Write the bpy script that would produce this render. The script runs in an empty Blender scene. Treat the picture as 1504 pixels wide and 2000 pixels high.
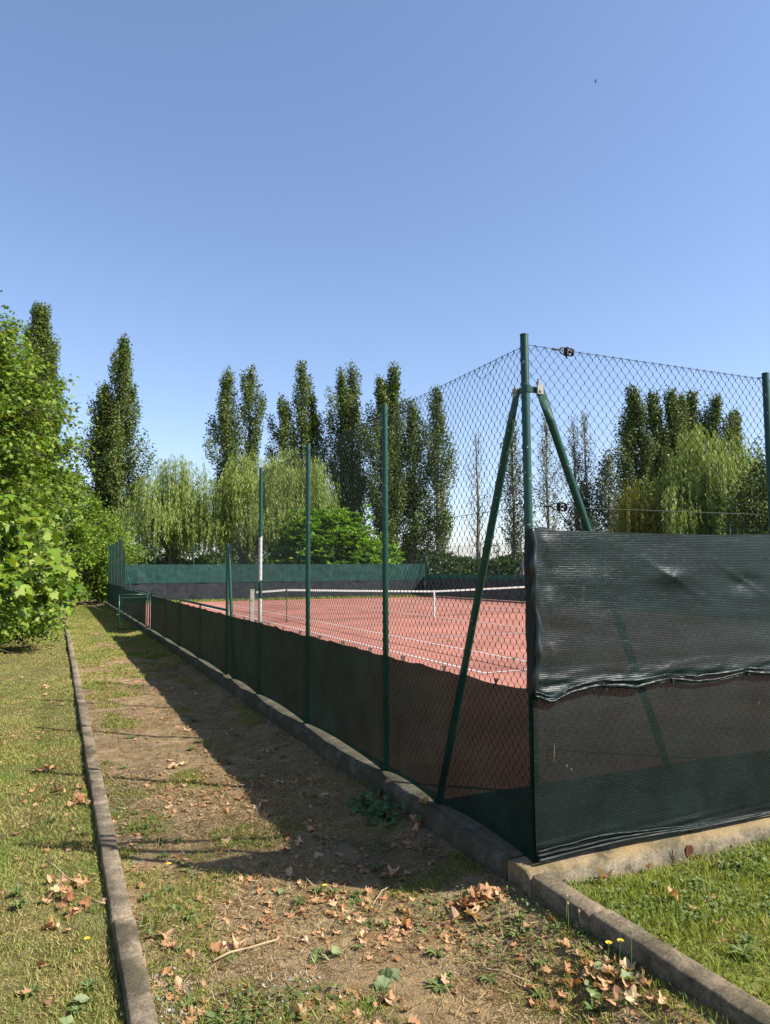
import bpy, bmesh, math, random
import numpy as np
from mathutils import Matrix, Vector
R_ = math.radians
C = bpy.context.scene.collection
scene = bpy.context.scene

# ------------------------------------------------------------------ camera
cam = bpy.data.cameras.new('camera')
cam.sensor_fit = 'VERTICAL'; cam.sensor_height = 36.0; cam.lens = 36.0*1422.7/2000.0
cam.clip_start = 0.05; cam.clip_end = 3000
co = bpy.data.objects.new('camera', cam); C.objects.link(co)
Fv = Vector((0.40958, 0.90886, 0.07880)); Rv = Vector((0.91189, -0.41040, -0.00629)); Uv = Vector((-0.02662, -0.07444, 0.99687))
m = Matrix.Identity(4)
for i in range(3):
    m[i][0] = Rv[i]; m[i][1] = Uv[i]; m[i][2] = -Fv[i]
m[0][3], m[1][3], m[2][3] = -2.3725, -3.3309, 1.5526
co.matrix_world = m
scene.camera = co

# ------------------------------------------------------------------ sky, sun, exposure
SUN_EL, SUN_AZ = R_(43.0), R_(129.3)          # azimuth clockwise from +Y
w = bpy.data.worlds.new("World"); scene.world = w; w.use_nodes = True
nt = w.node_tree
sky = nt.nodes.new('ShaderNodeTexSky'); sky.sky_type = 'NISHITA'; sky.sun_disc = False
sky.sun_elevation = SUN_EL; sky.sun_rotation = SUN_AZ
sky.air_density = 1.0; sky.dust_density = 0.5; sky.ozone_density = 4.0; sky.altitude = 50
bg = nt.nodes['Background']; bg.inputs[1].default_value = 0.104
tc = nt.nodes.new('ShaderNodeTexCoord'); sx = nt.nodes.new('ShaderNodeSeparateXYZ'); nt.links.new(tc.outputs['Generated'], sx.inputs[0])
hr = nt.nodes.new('ShaderNodeValToRGB'); nt.links.new(sx.outputs[2], hr.inputs[0])       # humid summer air: bluish right down to the horizon
e = hr.color_ramp.elements; e[0].position = 0.0; e[0].color = (.93, .86, .96, 1); e[1].position = .9; e[1].color = (1.18, 1.08, 1.03, 1)
q = e.new(.16); q.color = (1.06, .94, .925, 1)
mx = nt.nodes.new('ShaderNodeMix'); mx.data_type = 'RGBA'; mx.blend_type = 'MULTIPLY'; mx.inputs[0].default_value = 1
nt.links.new(sky.outputs[0], mx.inputs[6]); nt.links.new(hr.outputs[0], mx.inputs[7]); nt.links.new(mx.outputs[2], bg.inputs[0])
sl = bpy.data.lights.new('sun', 'SUN'); sl.energy = 5.0; sl.angle = R_(0.53); sl.color = (1.0, 0.945, 0.85)
so = bpy.data.objects.new('sun', sl); C.objects.link(so)
sd = Vector((math.sin(SUN_AZ)*math.cos(SUN_EL), math.cos(SUN_AZ)*math.cos(SUN_EL), math.sin(SUN_EL)))
so.rotation_euler = sd.to_track_quat('Z', 'Y').to_euler(); so.location = (20, -20, 30)
scene.view_settings.view_transform = 'Standard'; scene.view_settings.look = 'None'
scene.view_settings.exposure = 1.15; scene.view_settings.gamma = 1.0

# ------------------------------------------------------------------ helpers
random.seed(5); RNG = np.random.default_rng(11)

def tag(o, label=None, cat=None, group=None, kind=None):
    if label: o['label'] = label
    if cat: o['category'] = cat
    if group: o['group'] = group
    if kind: o['kind'] = kind
    return o

def empty(name, label, cat, loc=(0, 0, 0), rz=0, group=None):
    o = bpy.data.objects.new(name, None); C.objects.link(o)
    o.empty_display_size = 0.2; o.location = loc; o.rotation_euler = (0, 0, rz)
    return tag(o, label, cat, group)

def link(name, me, mat=None, parent=None):
    o = bpy.data.objects.new(name, me); C.objects.link(o)
    if mat is not None and len(me.materials) == 0: me.materials.append(mat)
    if parent is not None: o.parent = parent
    return o

class MB:
    def __init__(s): s.v = []; s.f = []
    def add(s, v, f):
        n = len(s.v); s.v += [tuple(map(float, p)) for p in v]; s.f += [tuple(i+n for i in q) for q in f]; return s
    def box(s, a, b):
        x0, y0, z0 = a; x1, y1, z1 = b
        return s.add([(x0,y0,z0),(x1,y0,z0),(x1,y1,z0),(x0,y1,z0),(x0,y0,z1),(x1,y0,z1),(x1,y1,z1),(x0,y1,z1)],
                     [(0,3,2,1),(4,5,6,7),(0,1,5,4),(1,2,6,5),(2,3,7,6),(3,0,4,7)])
    def tube(s, pts, rad, n=10, cap=True):
        P = [Vector(p) for p in pts]
        if not hasattr(rad, '__len__'): rad = [rad]*len(P)
        n0 = len(s.v); up = None
        for i, p in enumerate(P):
            d = (P[min(i+1, len(P)-1)]-P[max(i-1, 0)]).normalized()
            if up is None:
                up = Vector((0, 0, 1)) if abs(d.z) < .9 else Vector((1, 0, 0))
            a = d.cross(up).normalized(); b = a.cross(d).normalized(); up = b
            for k in range(n):
                t = 2*math.pi*k/n
                s.v.append(tuple(p+(a*math.cos(t)+b*math.sin(t))*rad[i]))
        for i in range(len(P)-1):
            for k in range(n):
                k2 = (k+1) % n
                s.f.append((n0+i*n+k, n0+i*n+k2, n0+(i+1)*n+k2, n0+(i+1)*n+k))
        if cap:
            s.f.append(tuple(n0+k for k in range(n-1, -1, -1))); e = n0+(len(P)-1)*n
            s.f.append(tuple(e+k for k in range(n)))
        return s
    def mesh(s, name, smooth=False):
        me = bpy.data.meshes.new(name); me.from_pydata(s.v, [], s.f); me.update()
        if smooth: me.polygons.foreach_set('use_smooth', [True]*len(me.polygons))
        return me
    def build(s, name, mat, parent=None, smooth=False):
        return link(name, s.mesh(name, smooth), mat, parent)

def np_mesh(name, V, F, smooth=False):
    """V (n,3), F (m,k): one mesh of k-gons"""
    V = np.ascontiguousarray(V, np.float32); F = np.ascontiguousarray(F, np.int32)
    me = bpy.data.meshes.new(name)
    me.vertices.add(len(V)); me.vertices.foreach_set('co', V.ravel())
    mm, k = F.shape
    me.loops.add(mm*k); me.loops.foreach_set('vertex_index', F.ravel())
    me.polygons.add(mm); me.polygons.foreach_set('loop_start', np.arange(0, mm*k, k, dtype=np.int32))
    if smooth: me.polygons.foreach_set('use_smooth', np.ones(mm, bool))
    me.update(calc_edges=True); return me

def nrm(a): return a/np.maximum(np.linalg.norm(a, axis=-1, keepdims=True), 1e-9)

def vnoise(x, y, seed=0):
    """smooth 2D value noise in 0..1"""
    x = np.asarray(x, float); y = np.asarray(y, float)
    xi = np.floor(x).astype(np.int64); yi = np.floor(y).astype(np.int64); fx = x-xi; fy = y-yi
    def h(a, b):
        n = (a*374761393+b*668265263+seed*2147483647) & 0xFFFFFFFF
        n = ((n ^ (n >> 13))*1274126177) & 0xFFFFFFFF
        return ((n ^ (n >> 16)) & 0xFFFF)/65535.0
    u = fx*fx*(3-2*fx); v = fy*fy*(3-2*fy)
    return (h(xi, yi)*(1-u)+h(xi+1, yi)*u)*(1-v)+(h(xi, yi+1)*(1-u)+h(xi+1, yi+1)*u)*v
def fbm(x, y, seed=0, o=4):
    t = 0; a = .5; f = 1
    for i in range(o): t = t+a*vnoise(np.asarray(x)*f, np.asarray(y)*f, seed+i*17); a *= .5; f *= 2.03
    return t

def scatter(name, P, D, N, S, shape, mat, parent=None):
    """instances a polygon outline (k,3: x across, y along, z up) at every P with axis D, normal N, size S -> one mesh"""
    k = len(shape); D = nrm(D); X = nrm(np.cross(D, N)); Z = np.cross(X, D)
    sh = np.asarray(shape, float)
    V = P[:, None, :]+S[:, None, None]*(sh[None, :, 0, None]*X[:, None, :]+sh[None, :, 1, None]*D[:, None, :]+sh[None, :, 2, None]*Z[:, None, :])
    F = np.arange(len(P)*k).reshape(len(P), k)
    return link(name, np_mesh(name, V.reshape(-1, 3), F), mat, parent)

RHOMB = [(0,0,0),(.32,.42,.09),(0,1,0),(-.32,.42,.09)]
OVAL = [(0,0,0),(.26,.25,.06),(.3,.58,.08),(0,1,-.05),(-.3,.58,.08),(-.26,.25,.06)]
NARROW = [(0,0,0),(.085,.4,.02),(0,1,0),(-.085,.4,.02)]
STAR = [(0,0,0),(.30,.02,.05),(.58,.16,.16),(.46,.34,.17),(.66,.62,.10),(.30,.66,.10),(0,1.02,-.26),(-.30,.66,.10),(-.66,.62,.10),(-.46,.34,.17),(-.58,.16,.16),(-.30,.02,.05)]
SPIKY = [(0,0,0),(.50,.10,.02),(.26,.34,.06),(.58,.62,.0),(.17,.60,.05),(0,1.05,-.08),(-.17,.60,.05),(-.58,.62,0),(-.26,.34,.06),(-.50,.10,.02)]
BLADE = [(-.03,0,0),(.03,0,0),(.022,.5,.06),(0,1,.22),(-.022,.5,.06)]

# ------------------------------------------------------------------ materials
def new_mat(name):
    ma = bpy.data.materials.new(name); ma.use_nodes = True
    n = ma.node_tree; b = n.nodes['Principled BSDF']; return ma, n, b
def N_(n, t, **kw):
    x = n.nodes.new(t)
    for k, v in kw.items(): setattr(x, k, v)
    return x
def ramp(n, stops, fac, interp='LINEAR'):
    r = n.nodes.new('ShaderNodeValToRGB'); r.color_ramp.interpolation = interp
    e = r.color_ramp.elements
    while len(e) < len(stops): e.new(0.5)
    for el, (p, c) in zip(e, stops):
        el.position = p; el.color = (c[0], c[1], c[2], 1) if hasattr(c, '__len__') else (c, c, c, 1)
    n.links.new(fac, r.inputs[0]); return r
def coords(n, scale=(1, 1, 1), kind='Object'):
    t = n.nodes.new('ShaderNodeTexCoord'); mp = n.nodes.new('ShaderNodeMapping'); mp.inputs['Scale'].default_value = scale
    n.links.new(t.outputs[kind], mp.inputs[0]); return mp.outputs[0]
def noise(n, vec, scale, detail=4, rough=.6, dist=0):
    x = n.nodes.new('ShaderNodeTexNoise'); x.inputs['Scale'].default_value = scale; x.inputs['Detail'].default_value = detail
    x.inputs['Roughness'].default_value = rough; x.inputs['Distortion'].default_value = dist
    n.links.new(vec, x.inputs['Vector']); return x.outputs['Fac']
def mixc(n, fac, a, b, blend='MIX'):
    x = n.nodes.new('ShaderNodeMix'); x.data_type = 'RGBA'; x.blend_type = blend
    for s, v in ((0, fac), (6, a), (7, b)):
        if hasattr(v, 'is_linked'): n.links.new(v, x.inputs[s])
        elif s == 0: x.inputs[0].default_value = v
        else: x.inputs[s].default_value = (v[0], v[1], v[2], 1)
    return x.outputs[2]
def math_(n, op, a, b=0.5):
    x = n.nodes.new('ShaderNodeMath'); x.operation = op
    for i, v in enumerate((a, b)):
        if hasattr(v, 'is_linked'): n.links.new(v, x.inputs[i])
        else: x.inputs[i].default_value = v
    return x.outputs[0]
def bump(n, b, h, strength=.5, dist=.01):
    x = n.nodes.new('ShaderNodeBump'); x.inputs['Strength'].default_value = strength; x.inputs['Distance'].default_value = dist
    n.links.new(h, x.inputs['Height']); n.links.new(x.outputs[0], b.inputs['Normal'])

def leaf_mat(name, cols, trans=.35, rough=.5, obj_random=False, spec=.35, patch=0):
    ma, n, b = new_mat(name)
    if obj_random: src = n.nodes.new('ShaderNodeObjectInfo').outputs['Random']
    else: src = n.nodes.new('ShaderNodeNewGeometry').outputs['Random Per Island']
    if patch:                                           # dry and green patches of turf
        pn = noise(n, coords(n), patch, 5, .7, .4)
        src = math_(n, 'ADD', math_(n, 'MULTIPLY', src, .45), math_(n, 'MULTIPLY', math_(n, 'SUBTRACT', pn, .32), 1.7))
    k = len(cols); r = ramp(n, [(i/(k-1), c) for i, c in enumerate(cols)], src)
    n.links.new(r.outputs[0], b.inputs['Base Color']); b.inputs['Roughness'].default_value = rough
    b.inputs['Specular IOR Level'].default_value = spec
    t = n.nodes.new('ShaderNodeBsdfTranslucent')
    tc = mixc(n, 1.0, r.outputs[0], (1.5, 1.45, .55), 'MULTIPLY'); n.links.new(tc, t.inputs[0])
    mx = n.nodes.new('ShaderNodeMixShader'); mx.inputs[0].default_value = trans
    n.links.new(b.outputs[0], mx.inputs[1]); n.links.new(t.outputs[0], mx.inputs[2])
    n.links.new(mx.outputs[0], n.nodes['Material Output'].inputs[0]); return ma

M = {}
M['poplar'] = leaf_mat('poplar_leaf', [(.04,.068,.014),(.072,.108,.02),(.105,.14,.028),(.125,.15,.036)], .2, .5, spec=.25)
M['poplar_pale'] = leaf_mat('poplar_leaf_pale', [(.06,.08,.035),(.09,.11,.05),(.12,.13,.07)], .25, .4, spec=.5)
M['poplar_grey'] = leaf_mat('poplar_leaf_grey', [(.05,.075,.04),(.09,.115,.07),(.13,.15,.10)], .2, .45)
M['plane'] = leaf_mat('plane_leaf', [(.05,.105,.009),(.088,.16,.013),(.135,.21,.018),(.21,.26,.034)], .28, .5, spec=.22)
M['willow'] = leaf_mat('willow_leaf', [(.10,.16,.026),(.165,.235,.042),(.235,.295,.062),(.30,.315,.088)], .3, .5)
M['willow_yellow'] = leaf_mat('willow_leaf_yellow', [(.16,.165,.018),(.22,.21,.025),(.26,.22,.04)], .4, .5)
M['bush'] = leaf_mat('bush_leaf', [(.06,.14,.010),(.09,.20,.013),(.13,.25,.016),(.19,.27,.02)], .35, .45)
M['tree_dark'] = leaf_mat('dark_tree_leaf', [(.03,.05,.012),(.05,.08,.018),(.09,.11,.02)], .25, .45)
M['hedge'] = leaf_mat('hedge_leaf', [(.025,.05,.014),(.045,.085,.02),(.07,.115,.028)], .25, .5)
M['grass'] = leaf_mat('lawn_blade', [(.09,.165,.026),(.14,.21,.04),(.20,.25,.055),(.28,.27,.085),(.37,.29,.13),(.42,.31,.165)], .3, .6, spec=.2, patch=1.9)
M['grass_lush'] = leaf_mat('lush_blade', [(.09,.15,.024),(.14,.20,.033),(.20,.245,.046),(.26,.27,.065),(.32,.28,.11)], .35, .5, spec=.25, patch=3.0)
M['straw'] = leaf_mat('straw_blade', [(.27,.20,.10),(.37,.275,.15),(.44,.34,.20),(.28,.235,.11)], .2, .7, spec=.15)
M['weed'] = leaf_mat('weed_leaf', [(.08,.13,.03),(.12,.17,.045),(.18,.21,.08)], .35, .6)
M['ivy'] = leaf_mat('ivy_leaf', [(.04,.085,.03),(.06,.12,.045),(.09,.15,.06)], .25, .45)
M['dry_leaf'] = leaf_mat('dry_leaf', [(.26,.12,.055),(.40,.235,.125),(.50,.33,.19),(.33,.15,.06),(.55,.39,.25),(.44,.24,.12)], .25, .6, True, .25)
M['litter'] = leaf_mat('leaf_litter', [(.20,.10,.05),(.36,.19,.09),(.48,.29,.15),(.28,.12,.05),(.42,.24,.12)], .2, .65)
M['green_leaf'] = leaf_mat('fallen_green_leaf', [(.13,.19,.06),(.20,.25,.11),(.26,.30,.17)], .3, .5, True)
M['flower'] = leaf_mat('yellow_petal', [(.75,.52,.02),(.8,.6,.05)], .3, .5)

def bark(name, c1, c2, sc=6):
    ma, n, b = new_mat(name); v = coords(n, (1, 1, .25)); f = noise(n, v, sc, 6, .7)
    r = ramp(n, [(.3, c1), (.7, c2)], f); n.links.new(r.outputs[0], b.inputs['Base Color']); b.inputs['Roughness'].default_value = .9
    bump(n, b, f, .6, .03); return ma
M['bark'] = bark('bark', (.05,.04,.03), (.13,.105,.08))
M['bark_pale'] = bark('pale_bark', (.14,.12,.095), (.30,.27,.22))

def paint(name, col, peel=None, wear_or_sheer=.645):
    ma, n, b = new_mat(name); v = coords(n)
    f = noise(n, v, 35, 5, .65); f2 = noise(n, v, 4, 3, .5)
    c = mixc(n, f2, [x*.8 for x in col], [x*1.2 for x in col])
    mask = ramp(n, [(wear_or_sheer, 0.0), (wear_or_sheer+.03, 1.0)], f).outputs[0]
    c = mixc(n, mask, c, (.30, .29, .26))
    if peel:
        sx = n.nodes.new('ShaderNodeSeparateXYZ'); n.links.new(n.nodes['Texture Coordinate'].outputs['Object'], sx.inputs[0])
        zz = math_(n, 'ADD', sx.outputs[2], math_(n, 'MULTIPLY', math_(n, 'SUBTRACT', f2, .5), .35))
        tot = None
        for a, bb in peel:
            q = math_(n, 'MULTIPLY', math_(n, 'GREATER_THAN', zz, a), math_(n, 'LESS_THAN', zz, bb))
            tot = q if tot is None else math_(n, 'MAXIMUM', tot, q)
        c = mixc(n, tot, c, (.42, .41, .40))
    n.links.new(c, b.inputs['Base Color']); b.inputs['Roughness'].default_value = .36; b.inputs['Specular IOR Level'].default_value = .35
    bump(n, b, f, .12, .002); return ma
M['green_paint'] = paint('green_painted_steel', (.008, .047, .031))
M['green_peel'] = paint('peeled_green_painted_steel', (.008, .047, .031), [(.93, 1.22), (1.42, 1.98)])
M['grey_peel'] = paint('grey_peeled_steel', (.035, .10, .075), [(.5, 1.75)])
M['worn_metal'] = paint('worn_bracket_steel', (.30, .28, .23), wear_or_sheer=.6)

def simple(name, col, rough=.6, spec=.3, metal=0, nz=0, sc=20):
    ma, n, b = new_mat(name); b.inputs['Roughness'].default_value = rough; b.inputs['Specular IOR Level'].default_value = spec; b.inputs['Metallic'].default_value = metal
    f = noise(n, coords(n), sc, 4, .6)
    c = mixc(n, f, [x*(1-nz) for x in col], [min(1, x*(1+nz)) for x in col]); n.links.new(c, b.inputs['Base Color']); return ma
M['wire'] = simple('dark_green_wire', (.006, .016, .012), .6, .25, nz=.3)
M['wire_dark'] = simple('rusty_dark_metal', (.03, .022, .016), .7, .3, nz=.5)
M['white'] = simple('white_band', (.44, .425, .40), .7, nz=.06)
M['net'] = simple('dark_net_cord', (.02, .02, .022), .8)
M['post_wood'] = simple('weathered_grey_wood', (.30, .31, .27), .9, nz=.3, sc=12)
M['line'] = simple('court_line_paint', (.50, .47, .45), .8, nz=.1, sc=9)
M['bird'] = simple('dark_feathers', (.02, .02, .025), .8)
M['rope'] = simple('dark_green_tie', (.01, .05, .04), .6)
M['clay'] = simple('red_clay_pipe', (.22, .07, .03), .9, nz=.3)
M['pipe_shade'] = simple('painted_clay_shade', (.07, .025, .012), .95, nz=.5)
M['hole'] = simple('dark_joint', (.02, .017, .013), .95)
M['twig'] = simple('dry_twig', (.33, .24, .14), .85, nz=.25)
M['stem'] = simple('green_stem', (.13, .20, .06), .6, nz=.2)
M['stone'] = leaf_mat('gravel_stone', [(.09,.08,.06),(.16,.14,.11),(.24,.22,.18),(.38,.35,.31)], 0.0, .85, spec=.2)

def concrete(name, base=(.30, .265, .215), lichen=.55, moss=.5):
    ma, n, b = new_mat(name); v = coords(n)
    f = noise(n, v, 11, 9, .74); g = noise(n, v, 75, 6, .8); h = noise(n, v, 2.6, 5, .6, .6); k = noise(n, v, 3.7, 5, .65, .3)
    c = ramp(n, [(.30, [x*.35 for x in base]), (.5, base), (.68, [x*1.5 for x in base])], f).outputs[0]
    c = mixc(n, ramp(n, [(.46, 0.0), (.62, .75)], g).outputs[0], c, [x*.35 for x in base])
    sz_ = n.nodes.new('ShaderNodeSeparateXYZ'); n.links.new(n.nodes['Texture Coordinate'].outputs['Object'], sz_.inputs[0])
    top = ramp(n, [(.42, .12), (.62, 1.0)], math_(n, 'ADD', math_(n, 'MULTIPLY', sz_.outputs[2], 4.0), math_(n, 'ADD', math_(n, 'MULTIPLY', f, .5), .35))).outputs[0]
    c = mixc(n, math_(n, 'MULTIPLY', math_(n, 'MULTIPLY', ramp(n, [(1-lichen, 0.0), (1.16-lichen, 1.0)], math_(n, 'ADD', math_(n, 'MULTIPLY', h, .7), math_(n, 'MULTIPLY', g, .3))).outputs[0], .65), top), c, (.25, .165, .05))
    c = mixc(n, math_(n, 'MULTIPLY', ramp(n, [(1.02-moss, 0.0), (1.17-moss, 1.0)], k).outputs[0], .8), c, (.055, .05, .028))
    v2 = n.nodes.new('ShaderNodeTexVoronoi'); v2.inputs['Scale'].default_value = 85; n.links.new(v, v2.inputs['Vector'])
    sp = ramp(n, [(.10, 1.0), (.17, 0.0)], v2.outputs['Distance']).outputs[0]
    c = mixc(n, math_(n, 'MULTIPLY', sp, .35), c, (.5, .47, .42))
    n.links.new(c, b.inputs['Base Color']); b.inputs['Roughness'].default_value = .95; b.inputs['Specular IOR Level'].default_value = .15
    bump(n, b, math_(n, 'ADD', f, math_(n, 'MULTIPLY', g, .6)), .9, .012); return ma
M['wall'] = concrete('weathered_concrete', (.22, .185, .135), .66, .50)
M['wall_mossy_shaded'] = concrete('mossy_shaded_concrete', (.13, .115, .085), .36, .66)  # mossy, with the base also darkened to paint in the wall's shaded side
M['kerb'] = concrete('kerb_concrete', (.235, .185, .125), .45, .56)
M['kerb_dark'] = concrete('stained_kerb_concrete', (.19, .15, .098), .46, .56)

def ground_mat(name, stops, mid, patches, bump_d=.02, fine=90, gravel=0.0):
    ma, n, b = new_mat(name); v = coords(n)
    a = noise(n, v, mid, 6, .68, .4); f = noise(n, v, fine, 4, .7); big = noise(n, v, .55, 4, .6, .3)
    f3 = noise(n, v, fine*2.6, 3, .8)
    c = ramp(n, stops, math_(n, 'ADD', math_(n, 'ADD', math_(n, 'MULTIPLY', a, .5), math_(n, 'MULTIPLY', f, .28)), math_(n, 'MULTIPLY', f3, .22))).outputs[0]
    c = mixc(n, ramp(n, [(.60, 0.0), (.66, .65)], noise(n, v, fine*.9, 6, .8)).outputs[0], c, [x*1.25 for x in stops[-1][1]])
    c = mixc(n, ramp(n, [(.34, .75), (.41, 0.0)], noise(n, v, fine*.6, 6, .8)).outputs[0], c, [x*.6 for x in stops[0][1]])
    for col, lo, scl in patches:
        k = noise(n, v, scl, 5, .65, .5)
        c = mixc(n, ramp(n, [(lo, 0.0), (lo+.14, .8)], k).outputs[0], c, col)
    c = mixc(n, 1.0, c, ramp(n, [(.3, (.72, .72, .72)), (.7, (1.22, 1.2, 1.16))], big).outputs[0], 'MULTIPLY')
    if gravel:
        vo = n.nodes.new('ShaderNodeTexVoronoi'); vo.inputs['Scale'].default_value = 70; n.links.new(v, vo.inputs['Vector'])
        msk = math_(n, 'MULTIPLY', math_(n, 'LESS_THAN', vo.outputs['Distance'], .30), math_(n, 'GREATER_THAN', noise(n, v, 2.2, 5, .7), .56-gravel*.1))
        col = mixc(n, vo.outputs['Color'], (.16, .14, .11), (.46, .43, .38)); c = mixc(n, math_(n, 'MULTIPLY', msk, .8), c, col)
    n.links.new(c, b.inputs['Base Color']); b.inputs['Roughness'].default_value = 1; b.inputs['Specular IOR Level'].default_value = .1
    bump(n, b, math_(n, 'ADD', math_(n, 'MULTIPLY', a, .5), f), 1.0, bump_d); return ma
M['path'] = ground_mat('dry_earth_path', [(.33, (.045,.028,.015)), (.44, (.155,.10,.049)), (.54, (.275,.187,.095)), (.68, (.44,.33,.19))], 5.5,
                       [((.12,.098,.03), .57, 1.6), ((.33,.245,.14), .53, 2.9), ((.07,.045,.024), .61, 4.3)], .02, 95, 1.0)
M['lawn'] = ground_mat('lawn_soil', [(.30, (.035,.03,.012)), (.45, (.11,.095,.035)), (.58, (.20,.18,.065)), (.72, (.36,.285,.145))], 8,
                       [((.27,.205,.11), .56, 2.3), ((.13,.15,.04), .56, 3.1), ((.10,.062,.03), .62, 2.9)], .02, 110)
M['front_lawn'] = ground_mat('front_lawn_soil', [(.25, (.08,.075,.022)), (.5, (.16,.17,.045)), (.8, (.25,.25,.08))], 9,
                       [((.17,.12,.065), .60, 2.6)], .02, 110)
M['ground'] = ground_mat('field', [(.25, (.07,.075,.025)), (.5, (.13,.13,.045)), (.8, (.20,.18,.08))], 2, [((.09,.11,.03), .5, .3)], .05, 30)
M['court'] = ground_mat('red_court', [(.25, (.275,.112,.085)), (.5, (.305,.133,.102)), (.8, (.345,.158,.124))], 3,
                       [((.34,.155,.123), .55, .8), ((.20,.078,.06), .57, 1.1), ((.40,.20,.165), .60, 2.7)], .002, 160)

def fabric(name, col, thread, opaque=.9, stripe=640.0, spec=.5, rough=.42, wear_or_sheer=0.0, tl_=.22):
    """knitted shade cloth: horizontal ribs, small gaps between the threads let some light through"""
    ma, n, b = new_mat(name)
    t = n.nodes.new('ShaderNodeTexCoord'); sx = n.nodes.new('ShaderNodeSeparateXYZ'); n.links.new(t.outputs['Object'], sx.inputs[0])
    wob = noise(n, t.outputs['Object'], 2.5, 3, .5)
    z = math_(n, 'ADD', sx.outputs[2], math_(n, 'MULTIPLY', wob, .006))
    s = math_(n, 'MULTIPLY', math_(n, 'ADD', math_(n, 'SINE', math_(n, 'MULTIPLY', z, stripe)), 1.0), .5)
    mp = n.nodes.new('ShaderNodeMapping'); mp.inputs['Scale'].default_value = (14, 14, 260); n.links.new(t.outputs['Object'], mp.inputs[0])
    st = noise(n, mp.outputs[0], 1.0, 5, .75)
    mp2 = n.nodes.new('ShaderNodeMapping'); mp2.inputs['Scale'].default_value = (110, 110, 300); n.links.new(t.outputs['Object'], mp2.inputs[0])
    sp = noise(n, mp2.outputs[0], 1.0, 3, .8)
    pt = noise(n, t.outputs['Object'], 3.2, 4, .6)
    fac = math_(n, 'MULTIPLY', math_(n, 'ADD', math_(n, 'MULTIPLY', st, 1.1), math_(n, 'ADD', math_(n, 'MULTIPLY', s, .34), .1)), .62)
    c = ramp(n, [(.40, col), (.62, [(a+bb)/2 for a, bb in zip(col, thread)]), (.80, thread)], fac).outputs[0]
    c = mixc(n, ramp(n, [(.62, 0.0), (.70, .9)], sp).outputs[0], c, [min(1, x*3+.03) for x in thread])  # bright specks in the base colour, painted glints off the threads
    c = mixc(n, 1.0, c, ramp(n, [(.3, .55), (.7, 1.45)], pt).outputs[0], 'MULTIPLY')
    n.links.new(c, b.inputs['Base Color']); b.inputs['Roughness'].default_value = rough; b.inputs['Specular IOR Level'].default_value = spec
    bump(n, b, math_(n, 'ADD', math_(n, 'MULTIPLY', s, .36), math_(n, 'MULTIPLY', st, .9)), .8, .0022)
    tr = n.nodes.new('ShaderNodeBsdfTransparent'); tl = n.nodes.new('ShaderNodeBsdfTranslucent'); n.links.new(c, tl.inputs[0])
    m1 = n.nodes.new('ShaderNodeMixShader'); m1.inputs[0].default_value = tl_; n.links.new(b.outputs[0], m1.inputs[1]); n.links.new(tl.outputs[0], m1.inputs[2])
    m2 = n.nodes.new('ShaderNodeMixShader')
    op = math_(n, 'ADD', opaque, math_(n, 'MULTIPLY', math_(n, 'SUBTRACT', s, .5), .05))
    if wear_or_sheer:                                            # opacity ramp imitating more light passing through cloth faced squarely, by the corner
        op = math_(n, 'ADD', op, math_(n, 'MULTIPLY', ramp(n, [(.0, 0.0), (1.0, 1.0)], math_(n, 'MULTIPLY', sx.outputs[1], .36)).outputs[0], wear_or_sheer))
    n.links.new(op, m2.inputs[0]); n.links.new(tr.outputs[0], m2.inputs[1]); n.links.new(m1.outputs[0], m2.inputs[2])
    n.links.new(m2.outputs[0], n.nodes['Material Output'].inputs[0]); return ma
M['cloth_upper'] = fabric('dark_green_shade_cloth', (.003,.0115,.0105), (.0125,.0265,.0245), .970, spec=.34, rough=.36)
M['cloth_lower'] = fabric('thin_black_green_shade_cloth', (.0045,.0105,.009), (.011,.019,.0165), .968, spec=.2)
M['cloth_left'] = fabric('thin_dark_green_shade_cloth', (.0026,.019,.0135), (.0065,.032,.024), .945, spec=.06, rough=.6, wear_or_sheer=.047, tl_=.10)
M['cloth_teal'] = fabric('teal_shade_cloth', (.009,.047,.038), (.018,.074,.062), .985, 300, .3, .6)
M['cloth_black'] = fabric('black_shade_cloth', (.018,.021,.027), (.03,.034,.042), .975, 300, .3, .6)
M['hem'] = simple('black_hem', (.012, .016, .016), .35, .5, nz=.3, sc=60)
def parasol_mat():
    ma, n, b = new_mat('striped_parasol'); t = n.nodes.new('ShaderNodeTexCoord'); sx = n.nodes.new('ShaderNodeSeparateXYZ'); n.links.new(t.outputs['Object'], sx.inputs[0])
    a = math_(n, 'ARCTAN2', sx.outputs[0], sx.outputs[1]); s = math_(n, 'GREATER_THAN', math_(n, 'SINE', math_(n, 'MULTIPLY', a, 7)), 0)
    n.links.new(mixc(n, s, (.55, .46, .44), (.12, .07, .07)), b.inputs['Base Color']); b.inputs['Roughness'].default_value = .9; return ma
M['parasol'] = parasol_mat()

# ------------------------------------------------------------------ ground and setting
PZ = (-.215, .022, 2.2, 3); LZ = (-.205, .03, 1.4, 9); FZ = (-.105, .02, 2.0, 14)
def bank(x, y):                                       # earth drifted up against the base wall and the right kerb
    u = np.clip((np.asarray(x)+.55)/.43, 0, 1); return u*u*(3-2*u)*(.075+.06*np.clip((.6-np.asarray(y))/1.6, 0, 1))
def gz(x, y, z, amp, fr, seed): return z+amp*(fbm(np.asarray(x)*fr, np.asarray(y)*fr, seed, 5)-.5)*2+(bank(x, y) if z == PZ[0] else 0)


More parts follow.
